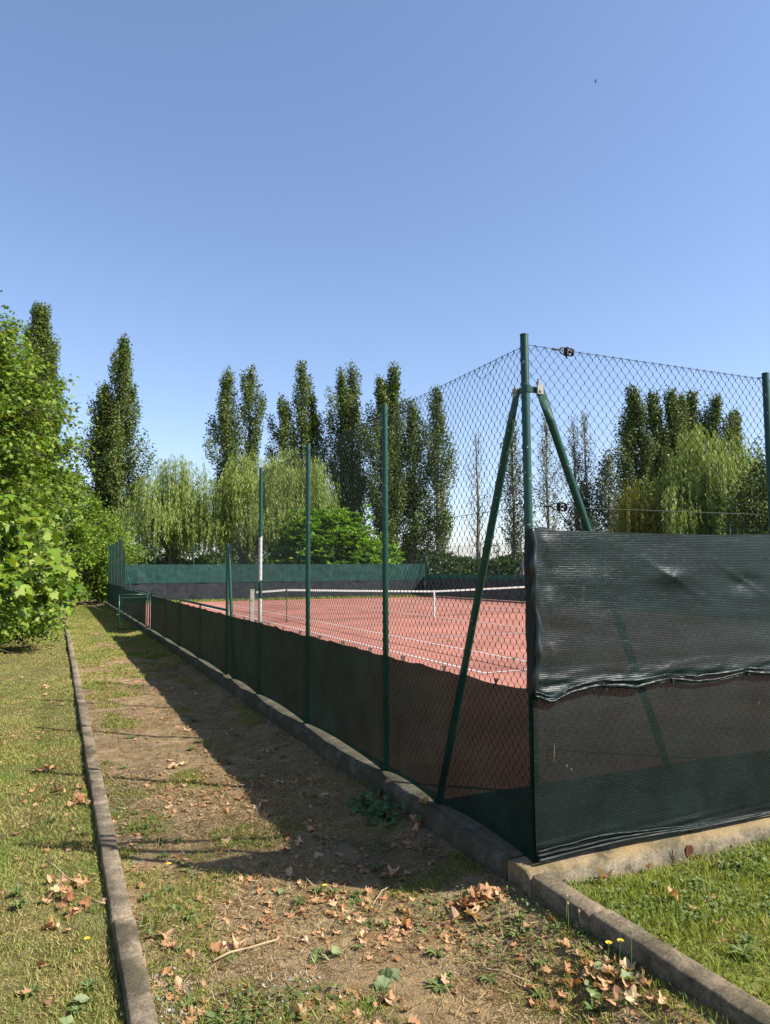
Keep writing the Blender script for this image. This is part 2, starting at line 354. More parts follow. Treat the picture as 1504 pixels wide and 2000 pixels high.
def sheet(name, x0, x1, y0, y1, z, mat, step=.0, amp=0, fr=3.0, seed=0, ys=None, xs=None):
    xs = np.linspace(x0, x1, max(2, int((x1-x0)/step)+1) if step else 2) if xs is None else xs
    ys = np.linspace(y0, y1, max(2, int((y1-y0)/step)+1) if step else 2) if ys is None else ys
    X, Y = np.meshgrid(xs, ys); Z = np.full_like(X, z)
    if amp: Z = gz(X, Y, z, amp, fr, seed)
    V = np.stack([X, Y, Z], -1).reshape(-1, 3); nx, ny = len(xs), len(ys)
    I = np.arange(nx*ny).reshape(ny, nx)
    F = np.stack([I[:-1, :-1], I[:-1, 1:], I[1:, 1:], I[1:, :-1]], -1).reshape(-1, 4)
    return tag(link(name, np_mesh(name, V, F, True), mat), kind='structure')
sheet('ground', -900, 900, -900, 900, -.30, M['ground'])
ysn = np.concatenate([np.arange(-4, 6, .03), np.arange(6, 15, .08), np.arange(15, 46.1, .25)])
sheet('path', -1.99, -.09, 0, 0, PZ[0], M['path'], amp=PZ[1], fr=PZ[2], seed=PZ[3], ys=ysn, xs=np.arange(-1.99, -.06, .03))
sheet('lawn', 0, 0, 0, 0, LZ[0], M['lawn'], amp=LZ[1], fr=LZ[2], seed=LZ[3], ys=ysn, xs=np.concatenate([np.arange(-25, -4, .6), np.arange(-4, -2.04, .04)]))
sheet('front_lawn', 0, 0, 0, 0, FZ[0], M['front_lawn'], amp=FZ[1], fr=FZ[2], seed=FZ[3], ys=np.concatenate([np.arange(-9, -3, .3), np.arange(-3, -.08, .03)]), xs=np.concatenate([np.arange(-.02, 3, .03), np.arange(3, 19, .4)]))
sheet('court', .095, 17.7, .095, 35.5, -.004, M['court'])
sheet('grass_verge', .1, 17.68, 34.0, 35.45, .002, M['lawn'], step=.3)
mb = MB(); z = .001
def ln(x0, x1, y0, y1, z=.0015): mb.add([(x0,y0,z),(x1,y0,z),(x1,y1,z),(x0,y1,z)], [(0,1,2,3)])
cx, cy = 9.0, 18.0; W = .05; ya, yb = cy-11.885, cy+11.885
for X in (cx-5.485, cx+5.485): ln(X-W/2, X+W/2, ya, yb)
for Y in (ya, yb): ln(cx-5.46, cx+5.46, Y-.05 if Y > cy else Y, Y if Y > cy else Y+.05, .0035)
for X in (cx-4.115, cx+4.115): ln(X-W/2, X+W/2, ya+.05, yb-.05)
for Y in (cy-6.4, cy+6.4): ln(cx-4.09, cx+4.09, Y-W/2, Y+W/2, .0035)
ln(cx-W/2, cx+W/2, cy-6.37, cy+6.37)
tag(mb.build('court_lines', M['line']), kind='structure')

def extrude_profile(name, prof, y0, y1, step, mat, axis='Y', rough=.006, seed=0, fr=9, joints=(), taper=0):
    """rough concrete strip: cross-section prof [(u,z)...] swept along an axis"""
    ys = np.arange(y0, y1+step*.5, step); k = len(prof); V = np.zeros((len(ys), k, 3))
    for j, (u, z) in enumerate(prof):
        d = (fbm(ys*fr, np.full_like(ys, j*3.7), seed, 4)-.5)*2*rough
        d2 = (fbm(ys*fr*.5, np.full_like(ys, j*1.9+50), seed+3, 4)-.5)*2*rough
        dz = np.zeros_like(ys)
        for q in joints: dz -= .02*np.exp(-((ys-q)/.010)**2)
        if len(joints):
            si = np.searchsorted(np.sort(np.array(joints)), ys); jr = np.random.default_rng(seed)
            d = d+jr.uniform(-.005, .005, 200)[si]; dz = dz+jr.uniform(-.007, .004, 200)[si]
        V[:, j, 0] = u+d; V[:, j, 1] = ys; V[:, j, 2] = z+d2+(dz if z > -.2 else 0)
    if axis == 'X': V = V[:, :, [1, 0, 2]]
    I = np.arange(len(ys)*k).reshape(len(ys), k)
    F = np.stack([I[:-1, :-1], I[:-1, 1:], I[1:, 1:], I[1:, :-1]], -1).reshape(-1, 4)
    if axis == 'X': F = F[:, ::-1]
    me = np_mesh(name, V.reshape(-1, 3), F, False)
    bm = bmesh.new(); bm.from_mesh(me); bm.verts.ensure_lookup_table()
    bm.faces.new([bm.verts[i] for i in I[0]]); bm.faces.new([bm.verts[i] for i in I[-1][::-1]])
    bmesh.ops.recalc_face_normals(bm, faces=bm.faces); bm.to_mesh(me); bm.free()
    return link(name, me, mat)
PW = [(-.118,-.45),(-.122,-.12),(-.118,-.045),(-.105,-.014),(-.08,-.001),(-.02,.001),(.04,.0),(.088,.0),(.1,-.012),(.1,-.45)]
tag(extrude_profile('base_wall', PW, .106, 35.4, .03, M['wall_mossy_shaded'], seed=2, rough=.008), 'low mossy concrete wall along the path under the green side screen', 'wall')
PF = [(-.118,-.45),(-.12,-.12),(-.114,-.06),(-.098,-.022),(-.07,-.003),(-.02,.001),(.04,0),(.085,0),(.092,-.012),(.092,-.45)]
fw = extrude_profile('base_wall', PF, -.12, 17.8, .03, M['wall'], axis='X', seed=6, rough=.009)
tag(fw, 'sunlit low concrete wall with yellow lichen and drain hole under the front screens', 'wall')
# drain pipe mouth and an open crack in the front wall
mb = MB(); ring = []
for r, y in ((.031, -.118), (.032, -.1225), (.028, -.1225), (.024, -.07)):
    ring.append([((.97)+r*.85*math.cos(t*math.pi/9), y, -.062+r*1.15*math.sin(t*math.pi/9)) for t in range(18)])
for a, b in zip(ring, ring[1:]):
    q = a+b; mb.add(q, [(i, (i+1) % 18, 18+(i+1) % 18, 18+i) for i in range(18)])
dp = mb.build('drain_pipe', M['clay'], fw, True)
MB().add([(x, -.1212, z) for x, y, z in ring[2]], [tuple(range(18))]).build('pipe_shade_disc', M['pipe_shade'], dp)  # flat disc whose dark colour paints the shade inside the pipe
mb = MB(); pts = [(.84+.004*math.sin(i*2.1)+.003*math.sin(i*5), -.1205+(.006 if i == 0 else 0), -.03-i*.015) for i in range(6)]
mb.tube(pts, [.0015, .003, .0026, .0024, .002, .001], 5); mb.build('crack', M['hole'], fw)
tag(extrude_profile('base_wall', [(x, z) for x, z in PF], .1, 17.7, .2, M['wall'], axis='X', seed=16), 'far low concrete wall at the end of the red court', 'wall').location = (0, 35.5, 0)
tag(extrude_profile('base_wall', [(x, z) for x, z in PW], .1, 35.4, .2, M['wall'], seed=26), 'low concrete wall along the far right side of the court', 'wall').location = (17.82, 0, 0)
KP = [(-.122,-.45),(-.124,-.12),(-.120,-.022),(-.110,-.008),(-.02,-.006),(-.006,-.02),(-.004,-.45)]
tag(extrude_profile('kerb', KP, -7, -.124, .012, M['kerb_dark'], seed=31, rough=.006, joints=(-.56, -1.55, -2.5)), kind='structure')
KL = [(-2.078,-.45),(-2.08,-.2),(-2.075,-.158),(-2.066,-.149),(-1.984,-.149),(-1.974,-.16),(-1.97,-.45)]
tag(extrude_profile('kerb', KL, -4, 28, .012, M['kerb'], seed=41, rough=.005, joints=[-.35+i*.98 for i in range(-3, 30)]), kind='structure')

# ------------------------------------------------------------------ fences
S = 1.94; HT = 2.82
def chain_bay(name, width, z0=.06, z1=HT, cut=None, gauge=.0016):
    n = int(round(width/.0313)); h = width/n; rows = int(round((z1-z0)/.0358)); dz = (z1-z0)/rows
    k = np.arange(rows+1); V = []; F = []; base = 0
    for i in range(n):
        par = (k+i) % 2; x = (i+par)*h; y = np.where(par == 1, .0016, -.0016); zz = z0+k*dz
        e = .0065
        X = np.repeat(x, 2); Y = np.repeat(y, 2); Z = np.empty(2*len(k)); Z[0::2] = zz-e; Z[1::2] = zz+e
        Z[0] = z0; Z[-1] = z1
        pts = np.stack([X, Y, Z], -1)
        ring = np.array([(math.cos(a)*gauge, math.sin(a)*gauge, 0) for a in (0.5, 2.6, 4.7)])
        v = (pts[:, None, :]+ring[None]).reshape(-1, 3); mlen = len(pts)
        a = base+np.arange(mlen-1)[:, None]*3+np.arange(3)[None]; b = base+np.arange(mlen-1)[:, None]*3+(np.arange(3)+1)[None] % 3
        f = np.stack([a, b, b+3, a+3], -1).reshape(-1, 4)
        if cut is not None:
            zc = cut(X[:-1])[:, None]*np.ones((1, 3)); ok = (Z[:-1, None]*np.ones((1, 3)) < zc).ravel(); f = f[ok]
        V.append(v); F.append(f); base += len(v)
    if cut is None and z1 == HT:                        # wire ends knuckled round the top wire
        kr = random.Random(4); kb = MB()
        for i in range(n//2):
            x = (2*i+1)*h+kr.uniform(-.006, .006)
            kb.tube([(x-.012, .0, HT-.02), (x-.004, .005, HT+.004), (x+.003, 0, HT+.007), (x+.009, -.005, HT-.012), (x+.015, 0, HT-.03)], .0016, 4, False)
        V.append(np.array(kb.v)); F.append(np.array(kb.f)+base)
    me = np_mesh(name, np.concatenate(V), np.concatenate(F)); me.materials.append(M['wire']); return me
bay_me = chain_bay('chain_link_bay', S)
def put_bay(parent, me, x, y, rz, sx=1.0):
    o = bpy.data.objects.new('mesh_panel', me); C.objects.link(o); o.parent = parent
    o.location = (x, y, 0); o.rotation_euler = (0, 0, rz); o.scale = (sx, 1, 1); return o

def post(parent, x, y, h, mat='green_paint', r=.0235, lean=(0, 0), z0=0.0):
    mb = MB(); mb.tube([(0,0,0),(lean[0]*.5,lean[1]*.5,h*.5),(lean[0],lean[1],h-.004),(lean[0],lean[1],h)], [r, r, r, r*.96], 16)
    o = mb.build('post', M[mat], parent, False); o.location = (x, y, z0)
    me = o.data; 
    for p in me.polygons: p.use_smooth = len(p.vertices) == 4
    mb = MB(); mb.tube([(lean[0],lean[1],h),(lean[0],lean[1],h+.008)], [r*1.06, r*1.0], 16); c = mb.build('post_cap', M[mat], o)
    return o
def brace(parent, top, bot, mat='green_paint', r=.0235):
    """round steel strut whose upper end is flattened and bolted"""
    T = Vector(top); B = Vector(bot); d = (B-T).normalized()
    side = d.cross(Vector((0, 0, 1))).normalized(); nb = side.cross(d).normalized()
    mb = MB(); rings = []; L = (B-T).length
    for s, a, b in ((0, .030, .005), (.07, .033, .006), (.12, .031, .012), (.18, r, r), (L*.5, r, r), (L, r, r)):
        p = T+d*s
        rings.append([tuple(p+nb*(a*math.cos(t*math.pi/7))+side*(b*math.sin(t*math.pi/7))) for t in range(14)])
    for q in range(len(rings)-1):
        mb.add(rings[q]+rings[q+1], [(i, (i+1) % 14, 14+(i+1) % 14, 14+i) for i in range(14)])
    mb.add(rings[0], [tuple(range(14))]); mb.add(rings[-1], [tuple(range(13, -1, -1))])
    return mb.build('brace', M[mat], parent, True)
def hwire(parent, a, b, r=.0019, sag=.0):
    pts = [tuple(Vector(a).lerp(Vector(b), t/6)-Vector((0, 0, sag*math.sin(math.pi*t/6)))) for t in range(7)]
    return MB().tube(pts, r, 5).build('tension_wire', M['wire'], parent)
def strainer(parent, p, rz):
    """ratchet wire strainer: yoke, spool, stem"""
    o = bpy.data.objects.new('wire_strainer', None)
    mb = MB()
    for s in (-1, 1):
        mb.tube([(.0, 0, s*.005), (.012, 0, s*.017), (.03, 0, s*.020), (.045, 0, s*.012)], .0042, 6)
        mb.tube([(.045, 0, s*.021), (.085, 0, s*.021), (.094, 0, s*.014)], .0050, 6)
    mb.box((.043, -.016, -.024), (.051, .016, .024)); mb.box((.090, -.012, -.017), (.097, .012, .017))
    mb.tube([(.069, -.02, 0), (.069, .02, 0)], .0085, 10); mb.tube([(.052, 0, .0), (.09, 0, .0)], .004, 6)
    mb.tube([(-.055, 0, .0), (0, 0, 0)], .004, 6)
    for i in range(4): mb.tube([(-.05+i*.012, .004, -.004), (-.046+i*.012, -.004, .007)], .0024, 5)
    mb.tube([(.05, 0, -.02), (.048, .004, -.034), (.056, 0, -.04)], .0032, 5)
    o = mb.build('wire_strainer', M['wire_dark'], parent); o.location = p; o.rotation_euler = (0, .03, rz); return o

HP = math.pi/2
# --- side fence by the path, tall end near the camera
lf = empty('chain_link_fence', 'tall green chain link fence beside the path, nearest stretch with peeled grey post', 'fence')
for k, mt in ((1, 'green_paint'), (2, 'green_paint'), (3, 'green_peel')):
    post(lf, 0, k*S, HT+.045, mt, lean=[(0, 0), (.004, -.004), (.0, .0), (.008, .02)][k])
post(lf, 0, 4*S, 1.96, 'green_paint')
brace(lf, (.0, 4*S-.06, 1.9), (.0, 4*S-.52, .0))
brace(lf, (-.004, .085, 2.555), (-.004, 1.08, .0))
for k in range(3): put_bay(lf, bay_me, .03, k*S, HP)
put_bay(lf, chain_bay('chain_link_bay_sloped', S, cut=lambda x: 2.82-(x/S)*.9), .03, 3*S, HP)
for zz in (HT, 1.90, .985): hwire(lf, (.03, .01, zz), (.03, 3*S, zz), sag=.004)
hwire(lf, (.03, 3*S, HT), (.03, 4*S, 1.93)); hwire(lf, (.03, 3*S, 1.9), (.03, 4*S, 1.88)); hwire(lf, (.03, 3*S, .985), (.03, 4*S, .97))
rr = random.Random(4)
mb = MB(); mb.tube([(.03, .33, 2.80), (.02, .36, 2.77), (.035, .43, 2.755), (.028, .50, 2.74), (.035, .56, 2.765), (.03, .60, 2.81)], .0016, 5)
mb.build('loose_wire', M['wire'], lf)
# --- corner and front fence
ff = empty('chain_link_fence', 'tall green chain link fence across the front with the thick corner post', 'fence')
cp = post(ff, 0, 0, 2.86, 'green_paint', lean=(-.006, .0)); 
FX = [0, S]+[S+(17.72-S)/8*i for i in range(1, 9)]
for x in FX[1:]: post(ff, x, 0, 2.845)
brace(ff, (.085, -.012, 2.56), (1.09, -.012, .0))
mb = MB()                                               # bolted clamp under the corner post's head
mb.tube([(0,0,2.535),(0,0,2.575)], .0275, 16); mb.box((.02,-.006,2.538),(.085,.004,2.572)); mb.box((-.006,.02,2.538),(.004,.1,2.572))
mb.build('clamp', M['green_paint'], ff)
mb = MB(); mb.box((.062,-.024,2.53),(.10,-.014,2.585)); mb.tube([(.082,-.03,2.55),(.082,.02,2.55)], .009, 8); mb.tube([(.07,-.018,2.58),(.073,-.018,2.615)], .0085, 6)
mb.build('bolt', M['worn_metal'], ff); mb = MB()
mb.box((-.016,.075,2.53),(.012,.112,2.58)); mb.tube([(-.025,.095,2.555),(.02,.095,2.555)], .009, 8); mb.build('bolt', M['worn_metal'], ff)
for a, b in zip(FX, FX[1:]): put_bay(ff, bay_me, a, .03, 0, (b-a)/S)
for zz in (HT, 1.90, .985): hwire(ff, (.0, .03, zz), (17.7, .03, zz-.0), sag=.0)
strainer(ff, (.26, .028, HT-.004), 0); strainer(ff, (.18, .028, 1.905), 0)
MB().tube([(S-.05, .03, HT), (S-.03, .012, HT+.004), (S-.026, -.004, HT)], .003, 6).build('wire_eye', M['wire'], ff)
# --- middle of the path side: low rails either side of the open gate
def rail(y0, y1, posts, label):
    t = empty('rail_fence', label, 'fence')
    for y in posts: post(t, 0, y, .93, r=.018)
    mb = MB(); mb.tube([(0, y0, .955), (0, y1, .955)], .021, 12); mb.build('handrail', M['green_paint'], t, True); return t
rail(4*S+.03, 17.24, [10.0, 12.3, 14.5, 17.2], 'low green handrail with posts before the open gate')
rail(18.25, 25.75, [18.3, 20.2, 22.1, 24.0], 'low green handrail beyond the open gate')
# --- side fence, far tall end
lf2 = empty('chain_link_fence', 'row of tall green posts with mesh at the far left end of the path', 'fence')
L = 35.4
for k in range(5): post(lf2, 0, L-k*S, HT+.045)
post(lf2, 0, 25.8, 1.93); brace(lf2, (0, 25.74, 1.5), (0, 25.0, .9)) if False else None
brace(lf2, (.06, 25.8, 1.45), (.42, 25.8, .02))
for k in range(4): put_bay(lf2, bay_me, .03, L-(k+1)*S, HP)
put_bay(lf2, chain_bay('chain_link_bay_rising', S, cut=lambda x: 1.92+(x/S)*.9), .03, L-5*S+.06, HP)
for zz in (HT, 1.9, .985): hwire(lf2, (.03, 27.64, zz), (.03, L, zz))
hwire(lf2, (.03, 25.8, 1.92), (.03, 27.64, HT))
# --- far fence
bf = empty('chain_link_fence', 'green chain link fence across the far end of the court', 'fence')
BX = [0]+[2.2+S*k for k in range(9)]
for i, x in enumerate(BX[1:], 1): post(bf, x, L, HT+.06, 'grey_peel' if i in (2, 4, 9-1) else 'green_paint')
for a, b in zip(BX, BX[1:]): put_bay(bf, bay_me, a, L-.03, 0, (b-a)/S)
brace(bf, (17.65, L-.04, 2.5), (16.6, L-.04, 0)); brace(bf, (.06, L-.04, 2.5), (1.0, L-.04, 0))
for zz in (HT, 1.9): hwire(bf, (0, L-.03, zz), (17.7, L-.03, zz))
# --- right fence
rf = empty('chain_link_fence', 'green chain link fence along the far right side of the court', 'fence')
RY = [i*L/18 for i in range(19)]
for y in RY[1:-1]: post(rf, 17.72, y, HT+.045)
for a, b in zip(RY, RY[1:]): put_bay(rf, bay_me, 17.69, a, HP, (b-a)/S)
brace(rf, (17.69, L-.1, 2.5), (17.69, L-1.1, 0))
for zz in (HT, 1.9): hwire(rf, (17.69, 0, zz), (17.69, L, zz))

# --- gate standing open across the path
gt = empty('gate', 'small green metal gate with wire mesh standing open across the path', 'gate', (0, 17.22, 0), math.pi+.10)
mb = MB(); gw = .84
mb.tube([(.02, 0, .93), (gw, 0, .93)], .019, 10); mb.tube([(gw, 0, .93), (gw, 0, -.0)], .019, 10); mb.tube([(.06, 0, .93), (.06, 0, .06)], .019, 10); mb.tube([(.06, 0, .05), (gw, 0, .03)], .016, 10)
mb.build('gate_frame', M['green_paint'], gt, True)
mb = MB(); mb.tube([(.12, 0, .86), (gw-.06, 0, .86)], .006, 6); mb.tube([(gw-.07, 0, .86), (gw-.07, 0, .06)], .006, 6); mb.build('mesh_rod', M['green_paint'], gt)
gm = chain_bay('gate_chain_link', gw-.12, .06, .86, gauge=.0022); o = link('mesh_panel', gm, None, gt); o.location = (.06, 0, 0)
for zz in (.25, .75): MB().tube([(-.005, 0, zz-.03), (-.005, 0, zz+.03)], .014, 8).build('hinge', M['green_paint'], gt)
MB().tube([(gw, 0, .42), (gw+.07, .02, .42), (gw+.07, .03, .40)], .007, 6).build('handle', M['green_paint'], gt)

# ------------------------------------------------------------------ shade cloths
def cloth(name, S_, T_, fn, mat, parent=None, smooth=True):
    """sheet over parameters s,t; fn(S,T)->X,Y,Z arrays"""
    A, B = np.meshgrid(S_, T_); X, Y, Z = fn(A, B); V = np.stack([X, Y, Z], -1).reshape(-1, 3)
    nx, ny = len(S_), len(T_); I = np.arange(nx*ny).reshape(ny, nx)
    F = np.stack([I[:-1, :-1], I[:-1, 1:], I[1:, 1:], I[1:, :-1]], -1).reshape(-1, 4)
    return link(name, np_mesh(name, V, F, smooth), mat, parent)
def gauss(a, c, w): return np.exp(-((a-c)/w)**2)
def up_fn(s, t):                                      # s = x, t 0 bottom..1 top
    ties = np.array([.42, .90, 1.55, 1.98]); per = np.minimum.reduce([np.abs(s-q) for q in ties]+[np.abs(((s-2.2) % .55)-.27)+.1+(s < 2.2)*9])
    zb = .915+.035*gauss(s, .45, .1)*0-.022*np.clip(per/.25, 0, 1)-.05*gauss(s, .07, .07)+.012*(fbm(s*6, s*0, 3)-.5)
    zt = 1.765+.016*gauss(s, .05, .05)-.010*np.sin(np.clip(s, 0, 1.94)/1.94*math.pi)+.008*(fbm(s*5, s*0+9, 5)-.5)
    zz = zb+(zt-zb)*t
    low = np.clip((1.02-zz)/.10, 0, 1)
    d = .004+.006*fbm(s*2.2, zz*2.2, 4)+.010*(fbm(s*1.2, zz*5, 8)-.4)
    d += low*.030*(fbm(s*4, zz*20-s*2.5, 12)-.25)+low*.007*np.sin(zz*95+s*7+7*fbm(s*3, zz*3, 5))*(.1+1.5*fbm(s*6, s, 9)**2)
    for (a, b, q) in ((.97, 1.50, 1), (1.60, 1.46, -1)):    # dents where the cloth is caught on the mesh
        r = np.hypot((s-a)/.20, (zz-b)/.07); an = np.arctan2(zz-b, s-a)
        d += .014*q*np.exp(-r*r*2)+.0022*np.exp(-r*1.4)*np.sin(an*3+1)
        d += .006*gauss((s-a)*.6+(zz-b)*1.2, -.0, .03)*np.exp(-r*.9)
    edge = np.clip(1-s/.16, 0, 1)
    d += edge*.010*(fbm(s*30, zz*9, 21)-.4)+.008*np.exp(-np.abs(s-.09)/.05)*np.sin(zz*23+4*fbm(zz*4, zz*0, 2))
    d += .006*np.sin(zz*30+s*2)*np.exp(-((s-.25)/.3)**2)*fbm(s*4, zz*3, 30)
    x = np.where(s < 0.0, -.034+.012*np.sin(zz*19)*fbm(zz*5, zz*0, 6), s); y = np.where(s < 0, -.030-.02-s*1.2, -.042-d)
    return x, y, zz
SX = np.concatenate([[-.045, -.02], np.arange(.0, 2.2, .0085), np.arange(2.2, 17.75, .07)])
t = cloth('windbreak_screen', SX, np.linspace(0, 1, 104), up_fn, M['cloth_upper'])
tag(t, 'dark green shiny shade cloth, upper one of the two on the front fence', 'screen')
mb = MB(); zs = np.linspace(1.77, .86, 60)
mb.tube([(-.012+.016*math.sin(zq*9)*math.sin(zq*3+1)+.006*math.sin(zq*31), -.058-.009*math.sin(zq*13), zq) for zq in zs],
        [.012+.007*abs(math.sin(zq*7.3))+.004*math.sin(zq*41) for zq in zs], 9)
mb.build('rolled_edge', M['hem'], t, True)
def lo_fn(s, t):
    zb = .020+.028*np.sin(np.clip(s/1.09, 0, 1)*math.pi)*.6+.03*np.abs(np.sin((s-1.09)/.95*math.pi))*(s > 1.09)+.008*(fbm(s*7, s*0, 33)-.5)
    zz = zb+(.955-zb)*t
    hem = np.clip((.13-zz)/.1, 0, 1); fade = .35+.65*np.exp(-np.abs(s-.12)/.35)+.5*gauss(s, 1.05, .16)
    d = .005*fbm(s*2, zz*2, 14)+.008*(fbm(s*.9, zz*4, 18)-.4)
    d += hem*fade*(.010*np.sin((zz-s*.035)*130+4*fbm(s*3, zz*3, 3))*.8+.02*(fbm(s*4, zz*25, 9)-.3))
    d += .012*gauss(s, 1.12, .05)*np.clip((.25-zz)/.2, 0, 1)
    return s, -.036-d, zz
SX2 = np.concatenate([np.arange(-.028, 2.2, .011), np.arange(2.2, 17.75, .07)])
t = cloth('windbreak_screen', SX2, np.linspace(0, 1, 80), lo_fn, M['cloth_lower'])
tag(t, 'thin black green shade cloth, lower one of the two on the front fence', 'screen')
for x in (.43, .93, 1.56, 1.93):
    mb = MB()
    for q in range(3):
        a = q*2.1+x; mb.tube([(x-.012, -.052-.012*q, .905+.006*q), (x+.004*math.cos(a), -.066-.005*q, .912+.01*math.sin(a)), (x+.014, -.050, .90-.008*q), (x+.018, -.07, .888-.010*q)], .0035, 5)
    mb.build('cable_tie', M['rope'], t)
mb = MB()                                               # torn light threads in the lower cloth
for (x, zz, l) in ((.09, .62, .10), (.17, .50, .022), (.20, .475, .012), (1.66, .72, .03)):
    mb.tube([(x, -.062, zz), (x-.004, -.062, zz-l*.5), (x-.008, -.060, zz-l)], [.0012, .003, .001], 4)
mb.build('torn_thread', M['twig'], t)
mb = MB(); rr = random.Random(12); xs_ = np.arange(-.03, 2.3, .012)        # creased fold where the upper cloth is tied up
zf = lambda x: .905-.026*min(1, min(abs(x-q) for q in (.42, .90, 1.55, 1.98, 2.6))/.25)-.035*math.exp(-((x-.08)/.07)**2)
for (dz_, dy_, r0, sd_) in ((.0, -.060, .016, 1), (.024, -.056, .011, 2), (-.014, -.054, .008, 3)):
    rad = [max(.0025, r0*(.05+1.5*float(fbm(x*2.1, sd_*7.1, 61+sd_))**1.4)*(1-.75*max(math.exp(-((x-q)/.03)**2) for q in (.42, .90, 1.55, 1.98)))) for x in xs_]
    mb.tube([(x, dy_-.012*float(fbm(x*5, sd_*3.0, 65)), zf(x)+dz_*(.4+1.2*float(fbm(x*2.6, sd_*5.0, 67)))+.012*(float(fbm(x*9, sd_*1.0, 69))-.5)) for x in xs_], rad, 8)
mb.build('folded_hem', M['cloth_upper'], [o for o in scene.objects if o.name.startswith('windbreak_screen')][0], True)
mb = MB()
for (dz_, dy_, r0, sd_) in ((.0, -.052, .010, 4), (.022, -.050, .008, 5), (.045, -.047, .006, 6)):
    mb.tube([(x, dy_-.010*float(fbm(x*5, sd_*3.0, 75)), .026+.014*math.sin(min(1, max(0, x)/1.09)*math.pi)+dz_*(.5+float(fbm(x*2.2, sd_*5.0, 77)))*math.exp(-max(0, x-.3)*1.1)) for x in xs_],
            [max(.002, r0*(.3+1.2*float(fbm(x*3.0, sd_*9.1, 71)))) for x in xs_], 8)
mb.build('folded_hem', M['cloth_lower'], t, True)
def left_fn(posts, top=.895, amp=1.0, seed=0):
    P = np.array(posts)
    def f(s, t):
        i = np.clip(np.searchsorted(P, s, side='right')-1, 0, len(P)-2); a = P[i]; b = P[i+1]; u = np.clip((s-a)/(b-a), 0, 1)
        zb = .004+.045*amp*np.sin(u*math.pi)**.7
        zt = top+.014*(fbm(s*4.5, s*0, 51+seed)-.5)*2-.018*np.abs(np.sin(s*math.pi/.62))**.5+.012
        zz = zb+(zt-zb)*t
        d = .004+.016*np.sin(u*math.pi)*fbm(s*1.3, zz*1.5, 55)+.006*(fbm(s*.7, zz*6+s*.8, 58)-.4)-.002
        return -.030-d, s, zz
    return f
nearp = [0, 1.08, S, 2*S, 3*S, 3.72*S, 4*S]
t = cloth('windbreak_screen', np.concatenate([np.arange(-.030, 4, .022), np.arange(4, 4*S+.001, .04)]), np.linspace(0, 1, 40), left_fn(nearp), M['cloth_left'])
tag(t, 'see-through dark green shade cloth low on the side fence nearest the camera', 'screen')
y = .3
while y < 7.7:
    zz = .895+.012; mb = MB()
    mb.tube([(-.045, y-.012, zz-.02), (-.05, y, zz+.014), (-.02, y+.01, zz+.01), (-.04, y+.016, zz-.026)], .0055, 5); y += .62; mb.build('cable_tie', M['rope'], t)
for (a, b, ps, lab, sd_) in ((4*S, 17.2, [4*S, 10.0, 12.3, 14.5, 17.2], 'dark green shade cloth hung below the handrail before the gate', 1),
                        (18.3, 25.8, [18.3, 20.2, 22.1, 24, 25.8], 'dark green shade cloth hung below the handrail beyond the gate', 2),
                        (25.8, L, [25.8, 27.64, 29.58, 31.52, 33.46, L], 'dark shade cloth low on the tall posts at the far left', 3)):
    t = cloth('windbreak_screen', np.arange(a, b+.001, .06), np.linspace(0, 1, 20), left_fn(ps, .90 if sd_ < 3 else .96, .8, sd_), M['cloth_left'])
    tag(t, lab, 'screen')
def far_fn(z0, z1, yy, seed):
    def f(s, t):
        zz = z0+(z1+.02*(fbm(s*1.2, s*0, seed)-.5)-z0)*t
        d = .05*(fbm(s*1.5, zz*2, seed)-.5)+.02*(fbm(s*9, zz*.7, seed+4)-.5)+.05*gauss(s, 1.35, .18)*(1-t)
        return s, yy-d, zz
    return f
t = cloth('windbreak_screen', np.arange(.12, 17.7, .06), np.linspace(0, 1, 14), far_fn(.93, 1.88, L-.06, 71), M['cloth_teal']); tag(t, 'teal green shade cloth, upper band on the far end fence', 'screen')
t = cloth('windbreak_screen', np.arange(.12, 17.7, .06), np.linspace(0, 1, 14), far_fn(.02, .96, L-.045, 75), M['cloth_black']); tag(t, 'blackish shade cloth, lower band on the far end fence', 'screen')
def right_fn(z0, z1, xx, seed):
    def f(s, t):
        zz = z0+(z1-z0)*t; return xx-.03*(fbm(s*1.5, zz*2, seed)-.5), s, zz
    return f
t = cloth('windbreak_screen', np.arange(.1, L, .1), np.linspace(0, 1, 12), right_fn(.02, 1.05, 17.66, 81), M['cloth_black']); tag(t, 'blackish low shade cloth along the right side fence', 'screen')
t = cloth('windbreak_screen', np.arange(.1, L, .1), np.linspace(0, 1, 5), right_fn(1.03, 1.26, 17.64, 85), M['cloth_teal']); tag(t, 'narrow teal cloth strip above the dark right side cloth', 'screen')

# ------------------------------------------------------------------ net
nt_ = empty('tennis_net', 'dark tennis net with white top band stretched across the red court', 'net', (9, 18, 0))
def nz_(x):
    ax = abs(x); return .855+(.985-.855)*min(1, ax/5.03)**1.1-(0 if ax < 5.03 else (ax-5.03)*.055)
mb = MB()
for i in range(256):
    x = -5.9+i*.0461
    if x > 5.9: break
    mb.tube([(x, 0, .03), (x, 0, nz_(x))], .0013, 3, False)
for k in range(21):
    f = k/20; mb.tube([(-5.9+j*.59, 0, .03+(nz_(-5.9+j*.59)-.03)*f) for j in range(21)], .0013, 3, False)
mb.build('net_mesh', M['net'], nt_)
mb = MB()
xs = [-5.95+j*.2975 for j in range(41)]
for x0, x1 in zip(xs, xs[1:]):
    a, b = nz_(x0), nz_(x1); mb.add([(x0,-.012,a-.055),(x1,-.012,b-.055),(x1,-.012,b),(x0,-.012,a),(x0,.012,a-.055),(x1,.012,b-.055),(x1,.012,b),(x0,.012,a)], [(0,1,2,3),(4,7,6,5),(3,2,6,7),(0,4,5,1)])
mb.build('top_band', M['white'], nt_)
